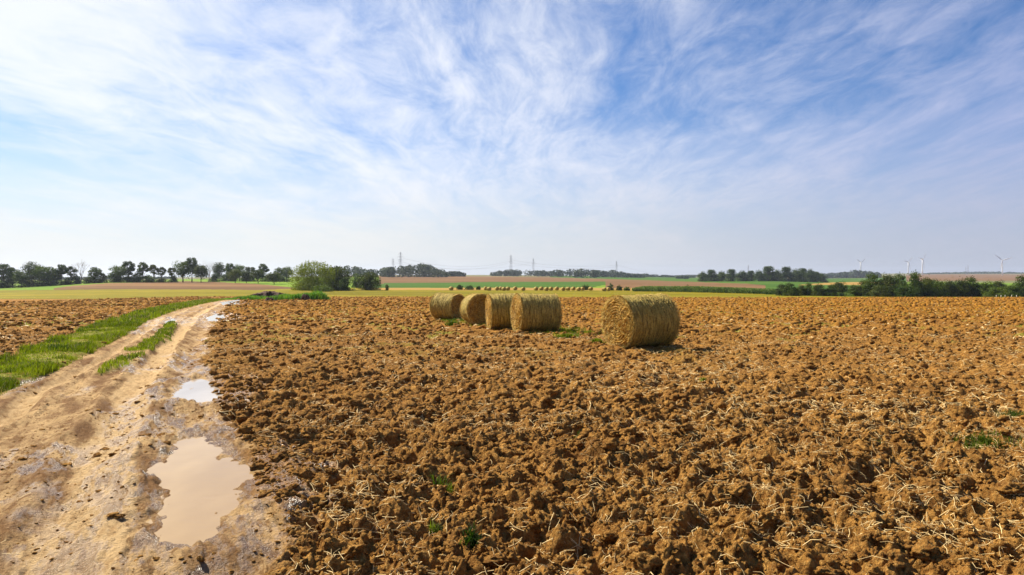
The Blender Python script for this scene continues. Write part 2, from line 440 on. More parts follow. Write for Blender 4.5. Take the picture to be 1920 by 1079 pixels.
def field_mat(name, a, bb, s1=0.06, s2=0.9, stretch=(0.25, 1, 1), rot=0.0, extra=None, amp=1.0):
    """far farmland: two tones broken up in drill rows and patches"""
    m, t, b, out = new_mat(name)
    P = pos(t); Q = t.mapping(t.mapping(P, (1, 1, 1), (0, 0, rot)), stretch)
    n1 = t.noise(Q, s1, 5, 0.65); n2 = t.noise(Q, s2, 6, 0.75)
    v = t.math('ADD', t.math('MULTIPLY', n1, 0.5), t.math('MULTIPLY', n2, 0.5))
    c = t.mix(t.ramp(v, 0.5 - 0.13 * amp, 0.5 + 0.13 * amp), a, bb)
    if extra:
        c = t.mix(t.math('MULTIPLY', t.ramp(t.noise(Q, s1 * 2.3, 6, 0.7), 0.52, 0.66), 0.8), c, extra)
    t.put(b.inputs['Base Color'], c)
    b.inputs['Specular IOR Level'].default_value = 0.05
    bump(t, b, n2, 0.25, 0.7)
    return m

def leaf_mat(name, dark, light, sc=0.35, trans=0.25):
    m, t, b, out = new_mat(name)
    oi = t.n('ShaderNodeObjectInfo')
    P = pos(t)
    n = t.noise(P, sc, 4, 0.7)
    r = t.math('ADD', n, t.math('MULTIPLY', t.math('SUBTRACT', oi.outputs['Random'], 0.5), 0.22))
    c = t.mix(t.ramp(r, 0.33, 0.68), dark, light)
    t.put(b.inputs['Base Color'], c); b.inputs['Roughness'].default_value = 0.6
    b.inputs['Specular IOR Level'].default_value = 0.15
    tr = t.n('ShaderNodeBsdfTranslucent'); t.put(tr.inputs[0], t.mix(1.0, c, (1.3, 1.45, 0.5), 'MULTIPLY'))
    mx = t.n('ShaderNodeMixShader'); mx.inputs[0].default_value = trans
    L = m.node_tree.links; L.new(b.outputs[0], mx.inputs[1]); L.new(tr.outputs[0], mx.inputs[2]); L.new(mx.outputs[0], out.inputs[0])
    return m

def plain(name, col, rough=0.8, var=0.25, sc=3.0, spec=0.2, bd=0.0):
    m, t, b, out = new_mat(name)
    n = t.noise(pos(t), sc, 5, 0.65)
    k = 1 - var; k2 = 1 + var
    t.put(b.inputs['Base Color'], t.mix(t.ramp(n, 0.3, 0.7), tuple(c * k for c in col), tuple(min(c * k2, 0.95) for c in col)))
    b.inputs['Roughness'].default_value = rough; b.inputs['Specular IOR Level'].default_value = spec
    if bd: bump(t, b, n, bd)
    return m

M = {}
M['soil'] = soil_mat()
M['stubble'] = field_mat("stubble", (0.125, 0.105, 0.004), (0.29, 0.225, 0.008), 0.05, 0.8, (0.18, 1, 1), 0.1, (0.14, 0.165, 0.008))
M['tan'] = field_mat("dry_stubble", (0.28, 0.15, 0.035), (0.42, 0.27, 0.07), 0.05, 0.6, (0.12, 1, 1))
M['brown'] = field_mat("bare_soil", (0.12, 0.064, 0.026), (0.235, 0.128, 0.052), 0.02, 0.10, (0.10, 1, 1), 0.08, None, 0.9)
M['green'] = field_mat("young_crop", (0.03, 0.085, 0.006), (0.085, 0.155, 0.012), 0.02, 0.12, (0.12, 1, 1), 0.05, None, 1.0)
M['meadow'] = field_mat("meadow", (0.10, 0.19, 0.012), (0.20, 0.28, 0.02), 0.02, 0.3, (0.3, 1, 1))
M['far'] = field_mat("distant_land", (0.10, 0.14, 0.04), (0.26, 0.18, 0.09), 0.0025, 0.02, (0.25, 1, 1), 0.15, None, 0.7)
M['straw'] = plain("straw", (0.70, 0.50, 0.22), 0.6, 0.4, 14, 0.3)
M['grass'] = leaf_mat("grass_blades", (0.025, 0.055, 0.005), (0.20, 0.23, 0.012), 1.3, 0.4)
M['weed'] = leaf_mat("weeds", (0.05, 0.14, 0.02), (0.20, 0.34, 0.03), 0.6, 0.35)
M['leafdark'] = leaf_mat("dark_leaves", (0.020, 0.045, 0.007), (0.085, 0.120, 0.013), 0.3, 0.3)
M['leafmid'] = leaf_mat("olive_leaves", (0.025, 0.045, 0.008), (0.10, 0.115, 0.014), 0.35, 0.25)
M['leaflight'] = leaf_mat("bright_leaves", (0.035, 0.07, 0.008), (0.13, 0.17, 0.018), 0.4, 0.3)
M['leafyel'] = leaf_mat("yellowing_leaves", (0.035, 0.07, 0.005), (0.20, 0.225, 0.014), 0.45, 0.3)
M['leaffar'] = leaf_mat("wood_leaves", (0.022, 0.042, 0.026), (0.06, 0.085, 0.035), 0.03, 0.1)
M['maize'] = leaf_mat("maize_leaves", (0.04, 0.085, 0.018), (0.16, 0.22, 0.045), 0.5, 0.25)
M['bark'] = plain("bark", (0.10, 0.075, 0.055), 0.9, 0.35, 2.5)
M['deadbark'] = plain("dead_bark", (0.26, 0.21, 0.17), 0.9, 0.25, 2.5)
M['heap'] = plain("manure", (0.085, 0.045, 0.028), 0.9, 0.5, 2.5, 0.2, 0.08)
M['steel'] = plain("galvanised_steel", (0.28, 0.27, 0.28), 0.5, 0.1, 1)
M['white'] = plain("white_paint", (0.80, 0.80, 0.80), 0.4, 0.03, 1)
M['post'] = plain("pale_post", (0.62, 0.60, 0.55), 0.8, 0.15, 4)

def water_mat(c0=(0.33, 0.215, 0.095), c1=(0.42, 0.285, 0.13), name="muddy_water"):
    m, t, b, out = new_mat(name)
    P = pos(t)
    n = t.noise(t.mapping(P, (1, 0.5, 1)), 1.6, 3, 0.5)
    t.put(b.inputs['Base Color'], t.mix(t.ramp(n, 0.3, 0.7), c0, c1))
    b.inputs['Roughness'].default_value = 0.04; b.inputs['Specular IOR Level'].default_value = 0.5; b.inputs['IOR'].default_value = 1.333
    bump(t, b, t.noise(t.mapping(P, (1, 2.2, 1)), 7, 2, 0.5), 0.004, 0.25)
    return m
M['water'] = water_mat(); M['water2'] = water_mat((0.38, 0.32, 0.25), (0.46, 0.40, 0.33), "sky_pale_water")  # smaller puddles: pale base colour stands in for the bright sky reflection

def bale_mat(name, face=False):
    m, t, b, out = new_mat(name)
    oc = t.n('ShaderNodeTexCoord').outputs['Object']
    sp = t.n('ShaderNodeSeparateXYZ'); t.put(sp.inputs[0], oc)
    x, y, z = sp.outputs                                  # axis = x
    rr = t.math('SQRT', t.math('ADD', t.math('MULTIPLY', y, y), t.math('MULTIPLY', z, z)))
    ang = t.math('ARCTAN2', z, y)
    if face:
        # rolled layers: a slow spiral broken by bent stalks
        q = t.vec(t.math('MULTIPLY', t.math('ADD', rr, t.math('MULTIPLY', ang, 0.02)), 16), t.math('MULTIPLY', ang, 2.0), 0.0)
        n1 = t.noise(q, 1.0, 5, 0.7, 0.4); n2 = t.noise(oc, 22, 6, 0.75, 0.8)
        v = t.math('ADD', t.math('MULTIPLY', n1, 0.55), t.math('MULTIPLY', n2, 0.45))
        c = t.mix(t.ramp(v, 0.36, 0.60), (0.10, 0.032, 0.004), (0.66, 0.37, 0.055))
        c = t.mix(t.math('MULTIPLY', t.ramp(n2, 0.58, 0.70), 0.6), c, (0.82, 0.64, 0.27))
        dist = 0.05
    else:
        q = t.vec(t.math('MULTIPLY', x, 22), t.math('MULTIPLY', ang, 1.5), 0.0)
        n1 = t.noise(q, 1.0, 4, 0.65, 0.5); n2 = t.noise(t.mapping(oc, (1, 1, 1)), 30, 6, 0.75, 1.2); n3 = t.noise(oc, 2.5, 4, 0.6)
        v = t.math('ADD', t.math('MULTIPLY', n1, 0.45), t.math('MULTIPLY', n2, 0.55))
        c = t.mix(t.ramp(v, 0.38, 0.62), (0.085, 0.055, 0.007), (0.68, 0.50, 0.115))
        c = t.mix(t.math('MULTIPLY', t.ramp(n3, 0.4, 0.65), 0.35), c, (0.24, 0.19, 0.03))
        dist = 0.03
    t.put(b.inputs['Base Color'], c); b.inputs['Roughness'].default_value = 0.75
    bump(t, b, v, dist * 1.8, 1.0)
    return m
M['balewrap'] = bale_mat("rolled_straw_side"); M['baleface'] = bale_mat("rolled_straw_end", True)


# ------------------------------------------------------------------ the ground: one sheet, cut into its fields
rng0 = np.random.default_rng(3)
def build_ground():
    th_f = np.arange(-52, 52.001, 0.105)                    # degrees from +Y, fine fan
    fi = np.abs(th_f) <= 42
    th_f = np.concatenate([np.arange(-52, -42, 0.2), np.arange(-42, 42, 0.0945), np.arange(42, 52.01, 0.2)])
    th = np.concatenate([np.arange(-180, -52, 2.0), th_f, np.arange(54, 180, 2.0)])
    th = R(1) * th
    rr = [1.6]
    while rr[-1] < 12000:
        r = rr[-1]
        s = 0.0027 if r < 13 else 0.0040 if r < 110 else (0.0055 if r < 220 else 0.018)
        if r < 3.0: s = 0.008
        rr.append(r * (1 + s))
    rr = np.array([0.02, 0.4, 0.9] + rr)
    T, RR = np.meshgrid(th, rr)
    x = RR * np.sin(T); y = RR * np.cos(T)
    nr, nt = x.shape
    spc = np.gradient(rr)[:, None] * np.ones_like(T)
    fine = (np.abs(np.degrees(T)) <= 52.1)
    spc = np.where(fine, np.maximum(spc, RR * 0.0017), np.maximum(spc, RR * 0.035))
    z, trk, wet, grs, plo, ver = ground(x, y, spc); bnd = GROUND_BAND[0]
    z = z + plo * fine * (rng0.random(z.shape) - 0.5) * np.clip((spc - 0.03) * 0.7, 0, 0.17)
    # lumps lean over: move the vertices sideways too
    k = plo * fine * (RR < 60)
    ox = k * vn(x * 18, y * 18, 201) * 0.012; oy = k * vn(x * 18, y * 18, 203) * 0.012
    V = np.stack([x + ox, y + oy, z], -1).reshape(-1, 3)
    idx = np.arange(nr * nt).reshape(nr, nt)
    a = idx[:-1]; b = np.roll(idx, -1, 1)[:-1]; c = np.roll(idx, -1, 1)[1:]; d = idx[1:]
    Fq = np.stack([a, d, c, b], -1).reshape(-1, 4)
    cx = V[Fq, 0].mean(1); cy = V[Fq, 1].mean(1)
    zb = base_z(cx, cy); rw = row_of(cx, cy, zb); px = 960 + F * cx / np.maximum(cy, 1)
    px = np.where(cy > 5, px, np.where(cx > 0, 2600, -500))
    ft = trk.ravel()[Fq].mean(1); fv = ver.ravel()[Fq].mean(1); fp = plo.ravel()[Fq].mean(1)
    jit = fbm(cx * 0.05, cy * 0.05, 301, 3) * 0.7
    r_ = rw + jit
    PX = lambda *p: np.interp(px, p[0::2], p[1::2])
    reg = np.full(len(Fq), 'meadow', dtype='U14')
    def setm(m, n): reg[m] = n
    farm = cy > 140
    # distant base
    setm(farm & (cy > 1150), 'far')
    # stubble belt
    low = PX(-600, 546, 0, 545, 250, 542.5, 430, 543.5, 480, 544.5, 545, 542, 600, 540.5, 680, 540, 720, 544, 1180, 545, 1190, 545.5, 1400, 549, 1560, 553, 1600, 554.5, 1920, 555, 2700, 555)
    setm(farm & (r_ >= low), 'stubble')
    left = px < 560
    bt = PX(100, 541, 140, 536, 200, 531.5, 350, 527.5, 420, 530, 480, 533, 540, 538.5, 560, 541.5)
    setm(farm & left & (px > 100) & (r_ < low) & (r_ > bt), 'brown')
    midm = (px > 676) & (px < 1185)
    setm(farm & midm & (r_ < low) & (r_ > 540.2), 'tan')
    g0 = PX(690, 539, 720, 531.5, 900, 529.3, 1135, 528.5)
    setm(farm & (px > 690) & (px + (r_ - 534) * 5 < 1137) & (r_ < 540.2) & (r_ > g0), 'green')
    b0 = PX(712, 518.3, 900, 519, 1030, 520.3, 1140, 523.5, 1300, 529, 1400, 532.5, 1435, 535)
    b1 = np.where(px < 1135, g0, PX(1135, 541, 1190, 540.5, 1300, 541, 1430, 542))
    setm(farm & (px > 712) & (px < 1435) & (r_ > b0) & (r_ < b1) & (cy < 2600), 'brown')
    setm(farm & (px > 1030) & (px < 1700) & (r_ < PX(1030, 520.3, 1140, 523.5, 1300, 529, 1400, 532.5, 1435, 535, 1436, 553, 1700, 553)) & (cy < 2200), 'green')
    setm(farm & (px > 1490) & (px < 1700) & (r_ < 535) & (r_ > PX(1490, 535, 1560, 530, 1640, 529, 1700, 533)), 'tan')
    setm(farm & (px > 1700) & (r_ < 527) & (r_ > 515.5 + 3 * fbm(cx * .002, cy * .002, 5, 2)), 'brown')
    setm(fp > 0.5, 'plough'); setm((cy <= 140) & (reg != 'plough'), 'plough')
    setm(fv > 0.5, 'verge'); setm(ft > 0.5, 'track')
    names = {'plough': ('ploughed_field', 'soil'), 'track': ('dirt_track', 'soil'), 'verge': ('grass_verge', 'soil'), 'stubble': ('stubble_field', 'stubble'),
             'tan': ('dry_stubble_field', 'tan'), 'brown': ('bare_field', 'brown'), 'green': ('green_crop_field', 'green'), 'meadow': ('meadow', 'meadow'), 'far': ('distant_hills', 'far')}
    at_ = {'band': bnd.ravel(), 'trk': trk.ravel(), 'wet': wet.ravel(), 'grs': grs.ravel()}
    for r, (nm, mt) in names.items():
        f = Fq[reg == r]
        if not len(f): continue
        u, inv = np.unique(f, return_inverse=True)
        o = mesh_np(nm, V[u], [inv.reshape(-1, 4)], M[mt], True, None, {k_: v_[u] for k_, v_ in at_.items()} if mt == 'soil' else None)
        tag(o, kind='structure')
    for P in PW:
        c = P.mean(0); n = len(P); grow = 0.42 if c[1] < 20 else 0.5
        dv = P - c; L = np.linalg.norm(dv, axis=1, keepdims=True)
        Q = c + dv * (1 + grow / L)
        V2 = np.concatenate([np.c_[Q, np.full(n, level(P))], [[c[0], c[1], level(P)]]])
        f = np.array([[i, (i + 1) % n, n] for i in range(n)])
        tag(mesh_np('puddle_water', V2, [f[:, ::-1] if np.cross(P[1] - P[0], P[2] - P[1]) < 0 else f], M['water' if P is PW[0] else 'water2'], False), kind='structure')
build_ground()

rng = np.random.default_rng(7)
def scatter(n, y0, y1, pw=1.0, half=0.92):
    """points over the fan seen from the track; pw skews them towards the viewer"""
    u = rng.random(n); y = (y0 ** pw + u * (y1 ** pw - y0 ** pw)) ** (1 / pw)
    x = (rng.random(n) * 2 - 1) * half * y
    return x, y

# ------------------------------------------------------------------ soil clods
def ico(sub):
    bm = bmesh.new(); bmesh.ops.create_icosphere(bm, subdivisions=sub, radius=1.0)
    v = np.array([q.co[:] for q in bm.verts]); f = np.array([[w.index for w in q.verts] for q in bm.faces]); bm.free()
    return v, f
def lump(sub, seed, rough=0.35):
    v, f = ico(sub); o = Vector((seed * 7.1, seed * 3.3, seed * 1.7)); out = []
    for p in v:
        q = Vector(p)
        d = 1 + rough * mnoise.noise(q * 1.3 + o) * 1.5 + rough * 0.9 * mnoise.noise(q * 2.9 + o) - rough * 0.7 * abs(mnoise.noise(q * 5 + o)) + rough * 0.4 * mnoise.noise(q * 11 + o)
        c = mnoise.cell(q * 1.6 + o) * 0.12
        out.append(q * (d + c))
    return np.array(out), f

def instances(protos, which, P, S, rotz, tilt):
    """realises many small copies into one vertex/face array"""
    Vs = []; Fs = []; b = 0
    for k, (pv, pf) in enumerate(protos):
        m = which == k; n = m.sum()
        if not n: continue
        v = pv[None] * S[m][:, None, :]
        a = tilt[m][:, None]; y = v[..., 1] * np.cos(a) - v[..., 2] * np.sin(a); z = v[..., 1] * np.sin(a) + v[..., 2] * np.cos(a)
        c = rotz[m][:, None]; x = v[..., 0] * np.cos(c) - y * np.sin(c); y = v[..., 0] * np.sin(c) + y * np.cos(c)
        w = np.stack([x, y, z], -1) + P[m][:, None, :]
        Vs.append(w.reshape(-1, 3)); Fs.append((pf[None] + (b + np.arange(n) * len(pv))[:, None, None]).reshape(-1, pf.shape[1])); b += n * len(pv)
    return np.concatenate(Vs), np.concatenate(Fs)

def build_clods():
    allV = []; allF = []; b = 0
    for (n, y0, y1, sub, smin, smax, pw) in ((1500, 2.0, 7, 4, .02, .070, 1.4), (2600, 6, 12, 3, .02, .072, 1.4), (36000, 2.0, 9, 2, .007, .026, 1.7), (24000, 8, 26, 2, .016, .075, 1.5), (22000, 24, 80, 1, .05, .18, 1.5), (22000, 70, 195, 1, .12, .34, 1.6)):
        x, y = scatter(n, y0, y1, pw)
        z, trk, wet, grs, plo, ver = ground(x, y)
        keep = (plo > 0.6) | ((plo > 0.15) & (rng.random(n) < 0.4))
        deb = sstep(0.12, 0.5, fbm(x * 2.2 + y * 1.1, y * 1.1 - x * .5, 601, 3)) * 0.22 + (wet > .35) * (wet < .93) * 0.20 + 0.015
        keep |= (trk > 0.5) & (rng.random(n) < deb) & (wet < .95)
        x, y, z, trk = x[keep], y[keep], z[keep], trk[keep]; n = len(x)
        s = smin + (smax - smin) * rng.random(n) ** 3.2
        s = np.where(trk > 0.5, np.minimum(s * 0.6, .035), s)
        S = np.stack([s * rng.uniform(.8, 1.3, n), s * rng.uniform(.8, 1.3, n), s * rng.uniform(.5, .85, n) * np.where(trk > .5, .6, 1)], 1)
        protos = [lump(sub, k + 1 + sub * 20) for k in range(10)]
        V, Fc = instances(protos, rng.integers(0, 10, n), np.stack([x, y, z + s * 0.12], 1), S, rng.random(n) * 6.28, rng.normal(0, .35, n))
        allV.append(V); allF.append(Fc + b); b += len(V)
    V = np.concatenate(allV)
    tag(mesh_np('soil_clods', V, [np.concatenate(allF)], M['soil'], True, None, {'trk': np.zeros(len(V))}), kind='stuff')
build_clods()

# ------------------------------------------------------------------ straw lying about
def strands(P, A, L, Wd, pitch, bend, seg=2):
    """bent three-sided stalks; P centre, A heading, L length, Wd radius, pitch slope"""
    n = len(P); ts = np.linspace(-.5, .5, seg + 1)
    d = np.stack([np.cos(A) * np.cos(pitch), np.sin(A) * np.cos(pitch), np.sin(pitch)], 1)
    sdir = np.stack([-np.sin(A), np.cos(A), np.zeros(n)], 1); u = np.cross(d, sdir)
    V = []
    for t in ts:
        c = P + d * (t * L)[:, None] + (sdir * bend[:, :1] + u * bend[:, 1:]) * (((0.25 - t * t) * 4) * L)[:, None]
        for k in range(3):
            an = 2.094 * k; V.append(c + (sdir * math.cos(an) + u * math.sin(an)) * Wd[:, None])
    V = np.stack(V, 1).reshape(-1, 3); m = 3 * (seg + 1); fs = []
    base = (np.arange(n) * m)[:, None]
    for i in range(seg):
        for k in range(3):
            k2 = (k + 1) % 3
            fs.append(base + np.array([[i * 3 + k, i * 3 + k2, (i + 1) * 3 + k2, (i + 1) * 3 + k]]))
    return V, np.concatenate(fs)

def build_straw():
    Vs = []; Fs = []; b = 0
    for (n, y0, y1, l0, l1, w, pw) in ((44000, 2.2, 9, .02, .17, .0018, 1.5), (56000, 8, 24, .05, .22, .0038, 1.5), (70000, 22, 190, .14, .45, .014, 1.4)):
        x, y = scatter(n, y0, y1, pw)
        z, trk, wet, grs, plo, ver = ground(x, y)
        clump = fbm(x * 0.55, y * 0.9, 401, 3) + 0.35 * fbm(x * 3, y * 3, 403, 2)
        px = 960 + F * x / y; rw = 548 + H * F / y
        band = np.exp(-((rw - 800) / 45) ** 2) * sstep(1350, 1600, px) * 0.5
        pr = np.clip(0.26 + 1.0 * clump + band, 0.07, 1)
        keep = (rng.random(n) < pr * np.where(plo > .4, 1, 0.05)) & (wet < 0.6) & (ver < .5)
        x, y, z = x[keep], y[keep], z[keep]; n = len(x)
        A = rng.random(n) * 6.28; L = rng.uniform(l0, l1, n) * rng.uniform(.5, 1, n)
        z1 = ground(x + np.cos(A) * L * .4, y + np.sin(A) * L * .4)[0]; z2 = ground(x - np.cos(A) * L * .4, y - np.sin(A) * L * .4)[0]
        pitch = np.arctan2(z1 - z2, L * .8) * 0.7 + rng.normal(0, .16, n)
        zz = np.maximum(z, (z1 + z2) / 2) + 0.006 + np.abs(rng.normal(0, .012, n))
        V, Fc = strands(np.stack([x, y, zz], 1), A, L, w * rng.uniform(.7, 1.5, n), pitch, rng.normal(0, .11, (n, 2)))
        Vs.append(V); Fs.append(Fc + b); b += len(V)
    tag(mesh_np('straw_litter', np.concatenate(Vs), [np.concatenate(Fs)], M['straw'], True), kind='stuff')
build_straw()

# ------------------------------------------------------------------ grass
def blades(P, hgt, wid, lean=0.5):
    """curved tapering blades, two faces each"""
    n = len(P); A = rng.random(n) * 6.28; l = rng.uniform(.1, 1, n) * lean
    d = np.stack([np.cos(A), np.sin(A), np.zeros(n)], 1); B = A + 1.57 + rng.normal(0, .6, n)
    s = np.stack([np.cos(B), np.sin(B), np.zeros(n)], 1) * (wid / 2)[:, None]
    up = np.array([0, 0, 1.])
    m1 = P + d * (hgt * l * .35)[:, None] + up * (hgt * .6)[:, None]
    tp = P + d * (hgt * l)[:, None] + up * (hgt * (1 - .35 * l))[:, None]
    V = np.stack([P - s, P + s, m1 + s * .8, m1 - s * .8, tp], 1).reshape(-1, 3); b = (np.arange(n) * 5)[:, None]
    return V, b + np.array([[0, 1, 2, 3]]), b + np.array([[3, 2, 4]])

def build_grass():
    Ps = []; Hs = []; Ws = []
    for (n, y0, y1, h0, h1, w) in ((60000, 3.0, 14, .02, .09, .006), (60000, 12, 34, .03, .12, .013), (36000, 30, 135, .06, .17, .04)):
        y = (y0 ** 1.2 + rng.random(n) * (y1 ** 1.2 - y0 ** 1.2)) ** (1 / 1.2)
        x = ex(E_VL, y) + (ex(E_TL, y) - ex(E_VL, y) + .3) * rng.random(n) - 0.1 + rng.normal(0, .12, n)
        z, trk, wet, grs, plo, ver = ground(x, y)
        cl = fbm(x * 1.5, y * 1.5, 501, 3)
        keep = (rng.random(n) < np.clip(.6 + 1.8 * cl, .05, 1)) & (ver > .3) | ((ver > .05) & (rng.random(n) < .15))
        Ps.append(np.stack([x, y, z], 1)[keep]); h = rng.uniform(h0, h1, n) * np.clip(1 + 2.0 * cl, .35, 2.2)
        Hs.append(h[keep]); Ws.append(np.full(keep.sum(), w) * rng.uniform(.6, 1.4, keep.sum()))
    # between the ruts, and thin regrowth in the ploughed soil
    for (n, y0, y1, half) in ((60000, 9, 36, 0), (60000, 14, 110, .85)):
        if half: x, y = scatter(n, y0, y1, 1.3, half)
        else:
            y = y0 + rng.random(n) * (y1 - y0); x = ex(E_TL, y) + (ex(E_TR, y) - ex(E_TL, y)) * rng.random(n)
        z, trk, wet, grs, plo, ver = ground(x, y)
        keep = (grs > .35) & (ver < .3) & (rng.random(n) < (.6 if not half else .45))
        Ps.append(np.stack([x, y, z], 1)[keep]); m = keep.sum()
        Hs.append(rng.uniform(.03, .09, m) * (1 + y[keep] / 60)); Ws.append(.008 + y[keep] * .0006)
    P_ = np.concatenate(Ps); H_ = np.concatenate(Hs); W_ = np.concatenate(Ws); dry = rng.random(len(P_)) < .07
    V, q, t3 = blades(P_[~dry], H_[~dry], W_[~dry])
    tag(mesh_np('grass', V, [q, t3], M['grass'], False), kind='stuff')
    V, q, t3 = blades(P_[dry], H_[dry] * 1.25, W_[dry] * .7)
    tag(mesh_np('dry_grass', V, [q, t3], M['straw'], False), kind='stuff')
build_grass()

def tuft(px, row, rad, hgt, n, label, mat='grass', wid=.006):
    x, y = at(px, row); g = ground(np.array([x]), np.array([y]))[0][0]
    r = np.minimum(np.abs(rng.normal(0, .5, n)), .9) * rad * .62; a = rng.random(n) * 6.28
    X = x + r * np.cos(a) * 1.5; Y = y + r * np.sin(a); Z = ground(X, Y)[0]
    V, q, t3 = blades(np.stack([X - x, Y - y, Z - g], 1), hgt * rng.uniform(.4, 1, n), np.full(n, wid), 1.1)
    o = mesh_np('grass_tuft', V, [q, t3], M[mat], False); o.location = (x, y, g)
    tag(o, label, 'grass tuft', 'grass tufts growing in the ploughed soil')
tuft(830, 898, .09, .20, 170, 'dark green grass tuft with upright blades standing alone on the mid foreground soil')
tuft(815, 972, .05, .10, 70, 'tiny green grass tuft on the foreground clods below the upright tuft')
tuft(885, 1005, .10, .10, 140, 'low spreading green grass tuft on the foreground clods near the bottom edge')
tuft(1845, 820, .42, .10, 900, 'wide yellow green grass tuft beside the pale straw on the right')
tuft(1902, 770, .24, .12, 420, 'small bright grass tuft behind the wide yellow green one')
tuft(1632, 832, .12, .13, 220, 'dark green grass tuft half buried in the pale straw', wid=.008)
tuft(1075, 806, .16, .06, 200, 'flat yellowish grass tuft between foreground clods below the bales')
tuft(1320, 712, .16, .07, 160, 'small yellow green grass tuft in the soil in front of the nearest bale', wid=.01)
tuft(1062, 630, .50, .22, 700, 'bright grass tuft between the fourth bale and the nearest bale', wid=.018)
tuft(848, 607, .40, .26, 600, 'dark green grass tuft in front of the leftmost bale', wid=.02)
tuft(1118, 640, .36, .12, 700, 'low yellow grass tuft at the round end of the nearest bale', wid=.016)

def build_bale_grass():
    n = 9000; Y = rng.uniform(24, 36, n); X = (np.interp(Y, [24, 36], [1080, 850]) - 960) / F * Y + rng.normal(0, .7, n)
    Z = ground(X, Y)[0]; k = fbm(X, Y, 77, 3) > -.12
    V, q, t3 = blades(np.stack([X, Y, Z], 1)[k], rng.uniform(.05, .14, k.sum()), np.full(k.sum(), .022))
    tag(mesh_np('grass', V, [q, t3], M['leafyel'], False), kind='stuff')
build_bale_grass()

